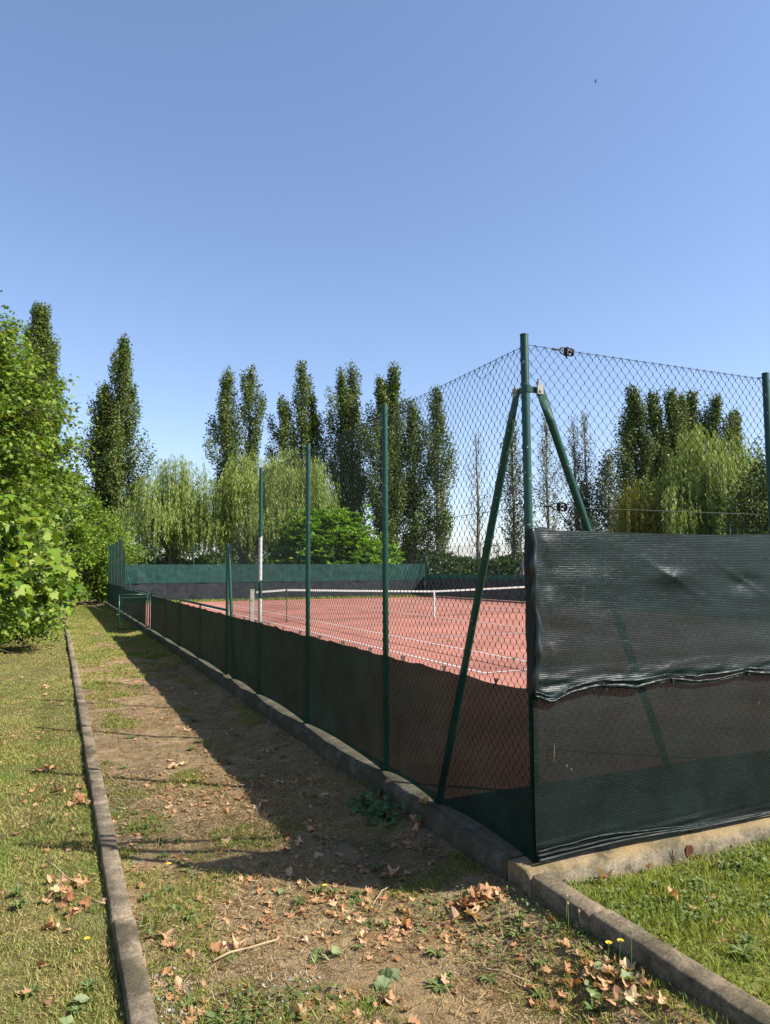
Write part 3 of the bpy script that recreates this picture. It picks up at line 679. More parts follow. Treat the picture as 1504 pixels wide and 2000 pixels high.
mb = MB(); mb.box((-.028,-.02,.0),(.028,.02,.87)); mb.build('centre_strap', M['white'], nt_)
for s, lab in ((-1, 'weathered grey post at the near left end of the net'), (1, 'weathered grey post at the right end of the net')):
    g = empty('net_post', lab, 'post', (9+s*6.08, 18, 0)); mb = MB(); mb.box((-.06,-.05,0),(.06,.05,.97)); mb.build('shaft', M['post_wood'], g)
    mb = MB(); mb.box((-.066,-.056,.972),(.066,.056,1.0)); mb.tube([(0,-.075,.7),(0,.075,.7)], .02, 8); mb.build('winch', M['worn_metal'], g)
    g = empty('singles_stick', 'thin green stick propping the net near its %s end' % ('left' if s < 0 else 'right'), 'net stick', (9+s*5.03, 17.97, 0))
    MB().tube([(0,0,0),(0,0,.99)], .013, 8).build('rod', M['green_paint'], g); mb = MB(); mb.box((-.05,-.04,0),(.05,.04,.008)); mb.build('foot', M['green_paint'], g)

# closed parasol beyond the right fence
g = empty('parasol', 'closed striped parasol standing beyond the right side fence', 'parasol', (23.9, 34.2, -.1))
MB().tube([(0,0,0),(0,0,2.35)], .022, 8).build('pole', M['white'], g)
mb = MB(); rg = []
for zz, r in ((2.33,.02),(2.2,.10),(1.8,.22),(1.3,.36),(.85,.46),(.78,.40)):
    rg.append([(r*(1+.22*math.cos(8*a*math.pi/24))*math.cos(a*math.pi/24), r*(1+.22*math.cos(8*a*math.pi/24))*math.sin(a*math.pi/24), zz) for a in range(48)])
for a, b in zip(rg, rg[1:]): mb.add(a+b, [(i, (i+1) % 48, 48+(i+1) % 48, 48+i) for i in range(48)])
mb.build('canopy', M['parasol'], g, True)
mb = MB(); mb.tube([(0,0,-.1),(0,0,.06)], [.28, .25], 16); mb.build('base', M['worn_metal'], g)

# ------------------------------------------------------------------ trees
def rnd(r, *s): return r.normal(size=s)
def curve_pts(a, b, bend, n=5):
    a = np.array(a, float); b = np.array(b, float); t = np.linspace(0, 1, n)[:, None]
    return a+(b-a)*t+np.array(bend)*(np.sin(t*math.pi))

def poplar(name, label, x, y, H, R, seed, dens=1.0, mat='poplar', barkm='bark', stems=((0, 0, 1.0),), low=.10, leaf=.22, limbs=56, bare_top=0, group='poplars beyond the court', puff=1.0):
    r = np.random.default_rng(seed); t = empty(name, label, 'tree', (x, y, -.3), 0, group)
    wood = MB(); P = []; Q = []
    for (dx, dy, hf) in stems:
        Hs = H*hf+.3; base = np.array([dx*.25, dy*.25, 0]); top = np.array([dx, dy, Hs])
        tp = lambda q: base+(top-base)*np.array([min(1, q*2.2), min(1, q*2.2), q])
        wood.tube([tp(q)+np.array([.05*math.sin(q*9+seed), .05*math.cos(q*7), 0]) for q in np.linspace(0, .97, 9)], [.24*(1-q)+.02 for q in np.linspace(0, .97, 9)], 7)
        Rs = R*(1.14 if len(stems) == 1 else .84)
        nl = int(.78*limbs*(1 if len(stems) == 1 else .7))
        lump = r.uniform(.40, 1.30, 40)
        for i in range(nl):
            q0 = low+(.90-low)*((i+r.uniform())/nl)**.95; ang = i*2.4+r.uniform(-.6, .6)
            q1 = min(1.0, q0+r.uniform(.10, .20)); 
            prof = min(1.0, .45+(q1-low)/.25)*(1 if q1 < .6 else max(.16, 1-((q1-.6)/.43)**1.9))
            rad = Rs*prof*r.uniform(.60, 1.15)*lump[int(q1*20+ang*1.7) % 40]
            a = tp(q0); b = tp(q1)*[1, 1, 1]+np.array([math.cos(ang)*rad, math.sin(ang)*rad, 0])
            bend = np.array([math.cos(ang), math.sin(ang), -.3])*rad*.22
            pts = curve_pts(a, b, bend, 5)
            wood.tube(pts, [.055*(1.1-q0)+.012, .04*(1.1-q0)+.01, .03, .018, .008], 4, False)
            if bare_top and q1 > 1-bare_top and r.uniform() < .8: continue
            n = int(dens*r.integers(480, 660)*(H/21)*(.5+prof*.7))
            tt = r.uniform(.18, 1.05, n); k = np.clip((tt*4).astype(int), 0, 3); f = tt*4-k
            c = pts[k]*(1-f[:, None])+pts[np.minimum(k+1, 4)]*f[:, None]
            sg = (.17+.25*np.sqrt(prof))*r.uniform(.75, 1.25)*puff
            g_ = nrm(rnd(r, n, 3))*(r.uniform(0, 1, n)**.42)[:, None]; P.append(c+g_*np.array([sg, sg, sg*1.6])*1.55)
            Q.append(g_)
    P = np.concatenate(P); n = len(P)
    out = P.copy(); out[:, 2] = 0; out = nrm(out)
    D = nrm(rnd(r, n, 3)*.8+out*.5+np.array([0, 0, .1])); Nn = nrm(rnd(r, n, 3)*.5+out*.45+np.concatenate(Q)*.8+np.array([0, 0, .35]))
    wood.build('trunk', M[barkm], t, True)
    scatter('crown', P, D, Nn, leaf*r.uniform(.5, 1.2, n), RHOMB, M[mat], t); return t

poplar('poplar_tree', 'dark poplar rising behind the bright green tree at far left', -4.1, 65, 24.2, 2.3, 1, 1.5, limbs=84)
poplar('poplar_tree', 'lone tall dark poplar between the green tree and the willows', 2.2, 62.3, 21.5, 2.35, 2, 1.05, stems=((.25, 0, 1.0), (-1.15, .2, .80)), limbs=84)
poplar('poplar_tree', 'twin-topped poplar behind the left part of the willows', 12.6, 62, 20.1, 2.5, 3, 1.0, stems=((-1.25, 0, .97), (.95, .3, 1.0)), limbs=62)
poplar('poplar_tree', 'poplar with lower left shoulder behind the second grey post', 18.2, 61.8, 21.0, 2.3, 4, .95, stems=((.2, 0, 1.0), (-1.4, .2, .84), (1.3, .3, .86)), limbs=52)
poplar('poplar_tree', 'twin-topped poplar with thin lower crown behind the round bush', 22.3, 60, 20.8, 2.4, 5, .78, stems=((-.6, 0, .97), (.6, .2, 1.0)), limbs=60, low=.16)
poplar('poplar_tree', 'dense dark poplar behind the middle fence post', 25.3, 56.3, 20.1, 2.3, 6, 1.1, stems=((.2, 0, 1.0), (-1.0, .1, .93)), limbs=66)
poplar('poplar_tree', 'shorter poplar pressed against the dense dark one', 27.2, 55.8, 16.9, 1.5, 7, .8, limbs=44)
poplar('poplar_tree', 'slender light poplar right of the dense dark one', 29.1, 54.8, 17.9, 1.55, 8, .62, 'poplar', 'bark_pale', limbs=54, low=.12)
poplar('poplar_tree', 'nearly bare pale poplar seen through the chain link', 37.0, 60.8, 15.6, 1.25, 9, .10, 'poplar_pale', 'bark_pale', limbs=46, low=.12, leaf=.16)
poplar('poplar_tree', 'thin poplar behind the leaning left brace', 38.7, 56.9, 16.4, 1.4, 10, .36, 'poplar_pale', 'bark_pale', limbs=52, low=.08)
poplar('poplar_tree', 'thin pale poplar just right of the corner post', 40.6, 53.9, 16.3, 1.45, 12, .26, 'poplar_pale', 'bark_pale', limbs=54, low=.1, leaf=.17)
poplar('poplar_tree', 'pale thin-crowned poplar right of the front brace', 39.6, 47.8, 15.2, 1.6, 13, .25, 'poplar_pale', 'bark_pale', stems=((-.6, 0, .98), (.6, 0, 1.0)), limbs=60, leaf=.16)
poplar('poplar_tree', 'low grey green poplar left of the dark group', 39.0, 43.6, 10.9, 1.4, 14, .62, 'poplar_grey', 'bark_pale', limbs=46)
poplar('poplar_tree', 'short bushy grey poplar below the pale thin-crowned one', 38.4, 46.0, 9.0, 1.7, 15, .62, 'poplar_grey', 'bark_pale', limbs=46)
poplar('poplar_tree', 'leftmost poplar of the dense dark group above the willow', 42.6, 44.2, 16.9, 1.75, 16, 1.15, limbs=60)
poplar('poplar_tree', 'second poplar from the left in the dark group above the willow', 44.3, 43.6, 16.5, 1.3, 17, 1.1, limbs=50)
poplar('poplar_tree', 'third poplar from the left in the dark group above the willow', 45.7, 43.0, 16.6, 1.35, 18, 1.2, limbs=54)
poplar('poplar_tree', 'fourth, lower-headed poplar of the dark group above the willow', 48.3, 43.7, 16.9, 1.6, 19, 1.15, stems=((-.6, 0, .97), (.5, 0, 1.0)), limbs=62)
poplar('poplar_tree', 'broad round-topped poplar of the dark group above the willow', 50.6, 42.8, 16.5, 2.3, 20, 1.2, limbs=60)
poplar('poplar_tree', 'small rightmost poplar tip above the willow', 53.9, 43.5, 15.5, 1.2, 21, 1.0, limbs=44)

def willow(label, x, y, H, R, seed, strands=620, zmin=1.6, mat='willow', group='weeping willows beyond the fence', leafn=34, cl=54):
    r = np.random.default_rng(seed); t = empty('willow_tree', label, 'tree', (x, y, -.3), 0, group)
    wood = MB(); 
    wood.tube([(0,0,0),(.1,.05,H*.15),(.0,.1,H*.3)], [.42,.34,.28], 9)
    ends = []
    for i in range(cl):                                 # limb ends = cluster centres on a lumpy dome
        u = ((i+.5)/cl)**.62; ang = i*2.399+r.uniform(-.3, .3); rad = R*min(1, u*1.0)*r.uniform(.62, 1.15)
        zc = H*(1-.10*u-.42*u**3)*r.uniform(.74, 1.05)
        e = np.array([math.cos(ang)*rad, math.sin(ang)*rad, zc]); ends.append(e)
        a = np.array([0, .1, H*r.uniform(.22, .34)])
        pts = curve_pts(a, e, np.array([0, 0, H*.10]), 6)
        wood.tube(pts, [.11, .08, .06, .04, .025, .012], 5, False)
    wood.build('trunk', M['bark'], t, True)
    P = []; D = []; lowz = r.uniform(0, 1.25, cl)**2
    for s in range(strands):
        c = ends[s % cl]+rnd(r, 3)*np.array([.36, .36, .26]); o = c.copy(); o[2] = 0; o = o/max(.3, np.linalg.norm(o))
        Ls = r.uniform(.30, 1.0)*min(c[2]-zmin-1.6*lowz[s % cl], H*.62)
        n = max(6, int(leafn*1.75*Ls/3.2)); q = np.sort(r.uniform(0, 1, n))
        out = .55*r.uniform(.3, 1.2); sw = rnd(r, 2)*.12
        arch = np.minimum(q*Ls, .6)
        pos = np.stack([c[0]+o[0]*out*np.sqrt(arch)+sw[0]*q, c[1]+o[1]*out*np.sqrt(arch)+sw[1]*q, c[2]+.22*np.sin(np.clip(q*Ls/.5, 0, 1)*math.pi)-np.maximum(0, q*Ls-.25)], -1)
        P.append(pos+rnd(r, n, 3)*.035); D.append(np.stack([o[0]*.25+sw[0]+rnd(r, n)*.28, o[1]*.25+sw[1]+rnd(r, n)*.28, -1+.2*rnd(r, n)], -1))
    P = np.concatenate(P); D = np.concatenate(D); n = len(P)
    scatter('crown', P, D, nrm(rnd(r, n, 3)+np.array([0, 0, .15])), r.uniform(.16, .34, n), [(a*.8, b, c) for a, b, c in NARROW], M[mat], t); return t
willow('pale weeping willow farthest left behind the teal screen', 4.9, 48.3, 9.2, 3.5, 51, 1100, 2.2)
willow('weeping willow in the middle of the left three', 8.9, 44.6, 9.0, 2.7, 52, 950, 1.9)
willow('tallest of the left three weeping willows, above the round bush', 12.6, 45.2, 10.2, 3.4, 53, 1250, 2.0)
willow('large weeping willow at right under the dark poplars', 33.9, 28.4, 10.0, 3.9, 54, 1700, .9, leafn=40, cl=64)
willow('small yellowish weeping willow left of the large right one', 31.0, 31.4, 7.1, 1.7, 55, 600, .8, 'willow_yellow', cl=30)

def broad(name, label, x, y, H, prof, seed, limbs, per, leaf, shape, mat, zlow=.5, cat='tree', group=None, puff=.42, twig=True, normal_up=.9):
    """trunk, limbs reaching the crown outline prof(z)->radius, leaf sprays along the outer half of each limb"""
    r = np.random.default_rng(seed); t = empty(name, label, cat, (x, y, -.25), 0, group)
    wood = MB(); wood.tube([(0,0,0),(.05,.03,H*.3),(-.04,.05,H*.6),(.02,0,H*.93)], [.16+H*.012, .13+H*.008, .08, .02], 9)
    P = []; O = []
    for i in range(limbs):
        zc = zlow+(H-zlow)*((i+r.uniform())/limbs)**1.0; ang = i*2.399+r.uniform(-.5, .5); rad = prof(zc)*r.uniform(.66, 1.02)
        e = np.array([math.cos(ang)*rad, math.sin(ang)*rad, zc]); a = np.array([0, 0, max(.3, zc-rad*.45)])
        pts = curve_pts(a, e, np.array([0, 0, rad*.08]), 6)
        wood.tube(pts, [.05, .04, .032, .024, .016, .006], 5, False)
        n = int(per*r.uniform(.8, 1.2)*max(.5, rad/max(.01, prof(H*.35))))
        nsp = max(4, int(n/14))                           # sprays: small groups of leaves on one twig
        for s in range(nsp):
            q = r.uniform(.35, 1.0)**.7; k = min(4, int(q*5)); f = q*5-k; c = pts[k]*(1-f)+pts[k+1]*f
            tip = c+np.clip(rnd(r, 3), -1.3, 1.3)*np.array([puff, puff, puff*.6])*(.55+.45*min(1, rad/1.6))+np.array([math.cos(ang), math.sin(ang), -.15])*.25*puff
            if twig: wood.tube([c, (c+tip)/2+np.array([0, 0, .03]), tip], [.008, .006, .003], 3, False)
            m_ = r.integers(10, 18); u = r.uniform(.2, 1.1, m_)[:, None]
            P.append(c+(tip-c)*u+rnd(r, m_, 3)*puff*.28); O.append(np.repeat(((tip-c)/max(.05, np.linalg.norm(tip-c)))[None], m_, 0))
    P = np.concatenate(P); O = np.concatenate(O); n = len(P)
    wood.build('trunk', M['bark'], t, True)
    D = nrm(O*.7+rnd(r, n, 3)*.6+np.array([0, 0, -.25])); Nn = nrm(rnd(r, n, 3)*.55+np.array([.25, -.2, normal_up]))
    scatter('crown', P, D, Nn, leaf*r.uniform(.6, 1.2, n), shape, M[mat], t); return t
# bright lobed-leaf trees left of the path
def cone(H, R, z0=1.0, p=1.7): return lambda z: R*max(.06, (1-(max(0, z-z0)/(H-z0+.15))**p))
broad('plane_tree', 'tall bright green cone-shaped tree left of the path', -5.25, 14.6, 8.6, cone(8.6, 3.25, 2.4, 2.8), 61, 260, 1050, .095, SPIKY, 'plane', .55, group='bright green trees left of the path')
broad('plane_tree', 'bright green tree further along the left of the path', -4.9, 24.5, 6.8, cone(6.8, 2.7, 1.6, 1.8), 62, 140, 500, .125, SPIKY, 'plane', .5, group='bright green trees left of the path', twig=False)
broad('plane_tree', 'round bright green tree beyond the far left fence corner', -2.4, 39.5, 7.0, cone(7.0, 4.8, 1.6, 1.9), 63, 170, 420, .14, SPIKY, 'plane', .3, group='bright green trees left of the path', twig=False, puff=.5)
# near tree: its trunk stands left of the frame, its lowest boughs hang into it
def near_tree():
    r = np.random.default_rng(77); t = empty('plane_tree', 'nearest bright green tree whose low boughs hang over the lawn', 'tree', (-5.6, 5.9, -.25), 0, 'bright green trees left of the path')
    wood = MB(); wood.tube([(0,0,0),(.05,0,1.5),(0,.05,3.4),(.05,.1,6.6)], [.22,.18,.13,.03], 10)
    P = []; O = []
    tips = []
    for i in range(46):                                   # boughs towards the path
        q = (i+r.uniform())/46; zc = .72+q*1.62; ang = -.95+r.uniform(-.62, .66); reach = 3.5-.40*max(0, zc-1.6)*1.0-.25*max(0, 1.1-zc)+r.uniform(-.75, .10)
        tips.append((ang, reach, zc))
    for i in range(70):                                   # and all round, up to the top
        zc = 1.2+5.2*(i+r.uniform())/70; tips.append((r.uniform(0, 6.283), (1.35*(1-((zc-1.2)/5.9)**1.6)+.15)*r.uniform(.7, 1.05), zc))
    for j, (ang, reach, zc) in enumerate(tips):
        e = np.array([math.cos(ang)*reach, math.sin(ang)*reach, zc]); a = np.array([0, 0, max(.5, zc*.75+.35)])
        pts = curve_pts(a, e, np.array([0, 0, .22]), 7); wood.tube(pts, [.035,.03,.024,.018,.013,.009,.004], 6, False)
        nsp = 28 if j < 46 else 8
        for s in range(nsp):
            q = r.uniform(.30, 1.0)**.6; k = min(5, int(q*6)); f = q*6-k; c = pts[k]*(1-f)+pts[k+1]*f
            d = np.array([math.cos(ang), math.sin(ang), 0])*.22+np.clip(rnd(r, 3), -1.2, 1.2)*np.array([.22, .22, .14]); tip = c+d
            wood.tube([c, (c+tip)/2+np.array([0, 0, .02]), tip], [.006, .004, .002], 4, False)
            m_ = r.integers(7, 13); u = r.uniform(.15, 1.1, m_)[:, None]
            P.append(c+d*u+rnd(r, m_, 3)*.055); O.append(np.repeat((d/np.linalg.norm(d))[None], m_, 0))
    P = np.concatenate(P); O = np.concatenate(O); ok = P[:, 2] > 1.18+(P[:, 0]-2.7)*.38; ok &= P[:, 0] < 3.42; P = P[ok]; O = O[ok]; n = len(P)   # the boughs end above the mown lawn and short of the path
    wood.build('trunk', M['bark'], t, True)
    D = nrm(O*.8+rnd(r, n, 3)*.55+np.array([0, 0, -.35])); Nn = nrm(rnd(r, n, 3)*.5+np.array([.3, -.3, .8]))
    scatter('crown', P, D, Nn, .098*r.uniform(.45, 1.25, n), STAR, M['plane'], t)
near_tree()
# big-leaved round bush, generic trees, hedges
def dome(name, label, x, y, H, R, seed, n, leaf, shape, mat, cat='bush', group=None, squash=1.0, lumps=70):
    r = np.random.default_rng(seed); t = empty(name, label, cat, (x, y, -.25), 0, group)
    wood = MB(); cen = []
    for i in range(lumps):
        u = (i+.5)/lumps; th = math.acos(1-u); ang = i*2.399; rr_ = r.uniform(.78, 1.02)
        c = np.array([R*rr_*math.sin(th)**.8*math.cos(ang), R*squash*rr_*math.sin(th)**.8*math.sin(ang), .25+(H-.6)*rr_*math.cos(th)]); cen.append(c)
        wood.tube(curve_pts((0, 0, .1), c, (0, 0, .3), 4), [.06, .045, .03, .012], 4, False)
    wood.build('trunk', M['bark'], t, True); cen = np.array(cen)
    nc = int(n/12); ci = r.integers(0, lumps, nc); o = nrm(cen[ci]-np.array([0, 0, .3*H]))
    rc = cen[ci]+rnd(r, nc, 3)*np.array([.42, .42, .30])*R/3.2+o*r.uniform(-.5, .12, nc)[:, None]
    P = np.repeat(rc, 12, 0); oo = np.repeat(o, 12, 0); m_ = len(P)
    a = np.tile(np.arange(12)*2.399, nc)+np.repeat(r.uniform(0, 6, nc), 12)
    side = np.stack([np.cos(a), np.sin(a), np.zeros(m_)], -1)
    D = nrm(side*.9+oo*.45+np.array([0, 0, .05])+rnd(r, m_, 3)*.2); Nn = nrm(oo*.4+np.array([.1, -.1, 1.0])+rnd(r, m_, 3)*.3)
    P = P+D*.05+rnd(r, m_, 3)*.05; P[:, 2] = np.maximum(P[:, 2], .08)
    scatter('crown', P, D, Nn, leaf*r.uniform(.6, 1.2, m_), shape, M[mat], t); return t
bt = dome('round_bush', 'big round bright green bush behind the far end screen', 13.6, 41.2, 5.7, 3.75, 91, 26000, .31, OVAL, 'bush', lumps=130)
MB().tube([(-3.2,-2.2,1.2),(-3.05,-2.7,2.0),(-2.9,-2.9,2.6),(-3.0,-3.0,3.1)], [.03,.03,.02,.008], 5).build('dead_branch', M['bark_pale'], bt)
dome('round_bush', 'low green bush right of the round bush by the far corner', 17.6, 42.5, 4.6, 2.0, 92, 5000, .26, OVAL, 'bush', lumps=60)
broad('broad_tree', 'dark yellow green tree at the right edge behind the fence', 30.2, 21.3, 7.3, lambda z: 2.9*max(.1, 1-(abs(z-3.6)/4.1)**2.4), 93, 110, 260, .16, RHOMB, 'tree_dark', .6, twig=False, puff=.6)
broad('broad_tree', 'dark shady tree behind the left willow', 7.0, 66, 6.4, lambda z: 3.3*max(.1, 1-(abs(z-3.2)/3.4)**2.2), 94, 80, 120, .26, RHOMB, 'tree_dark', .4, twig=False, puff=.6)
broad('broad_tree', 'dark tree behind the far left fence corner', .6, 56, 6.0, lambda z: 3.0*max(.1, 1-(abs(z-3.0)/3.2)**2.2), 95, 80, 120, .24, RHOMB, 'tree_dark', .3, twig=False, puff=.6)
dome('shrub', 'dark green shrub round the foot of the slender light poplar', 24.6, 46.5, 3.6, 2.0, 96, 4200, .22, OVAL, 'hedge', lumps=50)
dome('shrub', 'low shrub at the far end of the path', -3.0, 36.6, 2.1, 1.5, 97, 3200, .17, OVAL, 'hedge', lumps=40)
def hedge(label, a, b, h, wd, seed, n, leaf=.24, mat='hedge'):
    r = np.random.default_rng(seed); A = np.array(a); B = np.array(b); s = r.uniform(0, 1, n); Ln = np.linalg.norm(B-A); dn = np.array([-(B-A)[1], (B-A)[0]])/Ln
    hh = h*(.62+.55*fbm(s*Ln*.35, s*0, seed)); q = r.uniform(0, 1, n)**.6; wv = r.uniform(-1, 1, n)*wd*np.sqrt(np.clip(1.05-q**2, 0, 1))
    P = np.stack([A[0]+(B-A)[0]*s+dn[0]*wv, A[1]+(B-A)[1]*s+dn[1]*wv, -.25+hh*q], -1)
    return tag(scatter('hedge', P, rnd(r, n, 3), nrm(rnd(r, n, 3)*.7+np.array([0, -.2, .7])), leaf*r.uniform(.6, 1.3, n), OVAL, M[mat]), label, 'hedge')
hedge('long dark green hedge beyond the right side of the court', (26, 66), (62, 60), 3.7, 1.6, 101, 26000, .30)
hedge('low dark green hedge beyond the left willows', (-22, 72), (26, 74), 3.4, 1.5, 102, 22000, .32)
hedge('dark green hedge beside the court behind the right willows', (24, 40), (40, 22), 2.6, 1.0, 103, 14000, .22)

# ------------------------------------------------------------------ grass, gravel, litter (nobody could count these)
def blades(name, x, y, z, hgt, wid, mat, r, lean=.5, flat=0):
    n = len(x); P = np.stack([x, y, z], -1); up = np.array([0, 0, 1.0])
    D = nrm(rnd(r, n, 3)*lean*np.array([1, 1, .25])+up*(1-flat)+np.array([0, 0, .02])); D[:, 2] = np.abs(D[:, 2])
    Nn = nrm(rnd(r, n, 3)*np.array([1, 1, .2])+1e-3)
    k = len(BLADE); X = nrm(np.cross(D, Nn)); Z = np.cross(X, D); sh = np.array(BLADE)
    V = P[:, None]+(wid[:, None, None]/.06)*sh[None, :, 0, None]*X[:, None]+hgt[:, None, None]*(sh[None, :, 1, None]*D[:, None]+sh[None, :, 2, None]*Z[:, None])
    o = link(name, np_mesh(name, V.reshape(-1, 3), np.arange(n*k).reshape(n, k)), mat); o['kind'] = 'stuff'; return o
def pts_in(r, bands):
    xs, ys = [], []
    for (x0, x1, y0, y1, d) in bands:
        n = int((x1-x0)*(y1-y0)*d); xs.append(r.uniform(x0, x1, n)); ys.append(r.uniform(y0, y1, n))
    return np.concatenate(xs), np.concatenate(ys)
r = np.random.default_rng(201)
x, y = pts_in(r, [(-2.9, -2.075, -1.2, 2, 14000), (-4, -2.9, -1.2, 2, 1500), (-3.2, -2.075, 2, 5, 8500), (-3.6, -2.075, 5, 10, 2600), (-4.5, -2.075, 10, 18, 900), (-5.5, -2.075, 18, 32, 350), (-6.5, -3.2, 2, 10, 250)])
keep = r.uniform(size=len(x)) < np.clip((fbm(x*1.9+4, y*1.9, 301)-.30)*4, .38, 1); x, y = x[keep], y[keep]
dist = np.hypot(x+2.37, y+3.33)
blades('lawn_grass', x, y, gz(x, y, *LZ)-.004, r.uniform(.012, .040, len(x)), np.clip(.0022+dist*.0007, .003, .02)*r.uniform(.7, 1.3, len(x)), M['grass'], r, .8)
x, y = pts_in(r, [(.0, 1.6, -1.9, -.12, 9500), (1.6, 2.6, -1.9, -.12, 6000), (0, 4, -4, -1.9, 1200), (2.6, 8, -3, -.12, 900)])
keep = r.uniform(size=len(x)) < np.clip((fbm(x*2.1, y*2.1, 305)-.24)*4, .5, 1)*np.clip((x+.02)/.06, .1, 1)*np.clip((-.10-y)/.12, .12, 1); x, y = x[keep], y[keep]
blades('front_grass', x, y, gz(x, y, *FZ)-.004, r.uniform(.02, .075, len(x)), r.uniform(.0028, .006, len(x)), M['grass_lush'], r, .75)
# dry thatch lying on the path, green tufts where the earth holds water
x, y = pts_in(r, [(-1.97, -.13, -1.5, 3.5, 4600), (-1.97, -.13, 3.5, 8, 1300), (-1.97, -.13, 8, 16, 500)])
keep = r.uniform(size=len(x)) < np.clip((fbm(x*1.7, y*1.7, 311)-.36)*4, .10, 1); x, y = x[keep], y[keep]
blades('dry_grass', x, y, gz(x, y, *PZ)+.001, r.uniform(.02, .07, len(x)), r.uniform(.0016, .0032, len(x))*(1+np.clip(y, 0, 20)*.12), M['straw'], r, 1.0, .86)
x, y = pts_in(r, [(-1.97, -.13, -1.5, 3.5, 9000), (-1.97, -.13, 3.5, 9, 4500), (-1.97, -.13, 9, 14, 2500), (-1.97, -.13, 14, 35, 1500)])
dl = np.exp(-((x+1.80)/.22)**2)*.10+np.exp(-((x+.2)/.16)**2)*.06+np.clip(y-9.5, 0, 5)*.05+np.where(y < -.35, .05, 0)+np.exp(-(((x+1.7)/.35)**2+((y+.3)/.4)**2))*.16+np.exp(-(((x+.35)/.4)**2+((y+.6)/.4)**2))*.14
keep = r.uniform(size=len(x)) < np.clip((fbm(x*2.4+9, y*2.4, 321)+dl-.57)*6, 0, 1); x, y = x[keep], y[keep]
far = y > 7
blades('path_grass', x[~far], y[~far], gz(x, y, *PZ)[~far]-.003, r.uniform(.012, .05, (~far).sum()), r.uniform(.0025, .005, (~far).sum())*(1+np.clip(y[~far], 0, 25)*.12), M['grass_lush'], r, .9)
blades('dry_path_grass', x[far], y[far], gz(x, y, *PZ)[far]-.003, r.uniform(.025, .07, far.sum()), r.uniform(.003, .006, far.sum())*(1+np.clip(y[far], 0, 25)*.14), M['grass'], r, .9)
x, y = pts_in(r, [(.2, 17.5, 34.1, 35.3, 160)])
blades('verge_grass', x, y, np.zeros_like(x), r.uniform(.04, .16, len(x)), np.full(len(x), .03), M['grass_lush'], r, .6)
x, y = pts_in(r, [(-6, 0, 28.2, 38, 90)])
blades('far_grass', x, y, np.full_like(x, -.22), r.uniform(.04, .12, len(x)), np.full(len(x), .02), M['grass_lush'], r, .7)
# small round clover leaves through the front grass and the damp edges of the path
x, y = pts_in(r, [(.0, 1.9, -1.9, -.13, 4200), (-1.95, -1.55, -1.2, 3.2, 1500), (-.7, -.13, -1.2, .3, 1500), (-1.9, -1.2, -1.2, .1, 1300), (-1.2, -.4, .1, .75, 700)])
keep = r.uniform(size=len(x)) < np.clip((fbm(x*3.1+7, y*3.1, 351)-.44)*7, 0, 1); x, y = x[keep], y[keep]; n = len(x)
zz = np.where(x > -.05, gz(x, y, *FZ), gz(x, y, *PZ))+r.uniform(.004, .035, n)
o = scatter('clover', np.stack([x, y, zz], -1), rnd(r, n, 3)*np.array([1, 1, .3]), nrm(rnd(r, n, 3)*.35+np.array([0, 0, 1.0])), r.uniform(.010, .026, n), [(0,0,0),(.3,.3,.05),(.4,.7,.08),(0,.95,0),(-.4,.7,.08),(-.3,.3,.05)], M['weed']); o['kind'] = 'stuff'
# gravel
x, y = pts_in(r, [(-1.95, -.15, -1.4, 3, 2600), (-1.95, -1.80, -1.4, 2, 3500), (-1.95, -.15, 3, 8, 700)])
gm_ = np.exp(-((x+1.88)/.07)**2)*.22+np.exp(-(((x+1.35)/.3)**2+((y+.15)/.28)**2))*.16
keep = r.uniform(size=len(x)) < np.clip((fbm(x*1.9+2, y*1.9, 331)+gm_-.66)*5, .006, 1); x, y = x[keep], y[keep]; n = len(x)
sz = r.uniform(.003, .0095, n)*(1+.5*(r.uniform(size=n) > .93)); zg = gz(x, y, *PZ)
OC = np.array([(1,0,0),(0,1,0),(-1,0,0),(0,-1,0),(0,0,.75),(0,0,-.6)], float); ang = r.uniform(0, 6.28, n)
Vv = OC[None]*r.uniform(.6, 1.25, (n, 6, 1)); ca, sa = np.cos(ang)[:, None], np.sin(ang)[:, None]
Vv = np.stack([Vv[:, :, 0]*ca-Vv[:, :, 1]*sa, Vv[:, :, 0]*sa+Vv[:, :, 1]*ca, Vv[:, :, 2]], -1)*sz[:, None, None]+np.stack([x, y, zg+.002], -1)[:, None]
FO = np.array([(0,1,4),(1,2,4),(2,3,4),(3,0,4),(1,0,5),(2,1,5),(3,2,5),(0,3,5)])
o = link('gravel', np_mesh('gravel', Vv.reshape(-1, 3), (np.arange(n)[:, None, None]*6+FO[None]).reshape(-1, 3)), M['stone']); o['kind'] = 'stuff'
# crumbled leaf litter
x, y = pts_in(r, [(-1.97, -.13, -1.4, 3.2, 260), (-1.97, -.13, 3.2, 9, 90), (-2.9, -2.08, -1, 6, 40), (-1.35, -.5, -.3, .6, 420), (-.55, -.14, -1.2, -.1, 380), (.05, 1.8, -1.6, -.2, 26), (-1.97, -.13, 9, 20, 16), (-3.4, -2.08, 6, 20, 9)])
keep = r.uniform(size=len(x)) < np.clip((fbm(x*1.5+5, y*1.5, 341)-.41)*6, .12, 1); x, y = x[keep], y[keep]; n = len(x)
zz = np.where(x < -2.03, gz(x, y, *LZ)+.014, np.where((x > -.05) & (y < -.1), gz(x, y, *FZ)+.02, gz(x, y, *PZ)+.006))
CRUMB = [(0,0,0),(.22,.04,.12),(.52,.16,.30),(.30,.40,.10),(.56,.64,.26),(.20,.66,.04),(.08,1.05,.24),(-.14,.70,.03),(-.50,.80,.22),(-.30,.46,.08),(-.50,.18,.34),(-.16,.08,.10)]
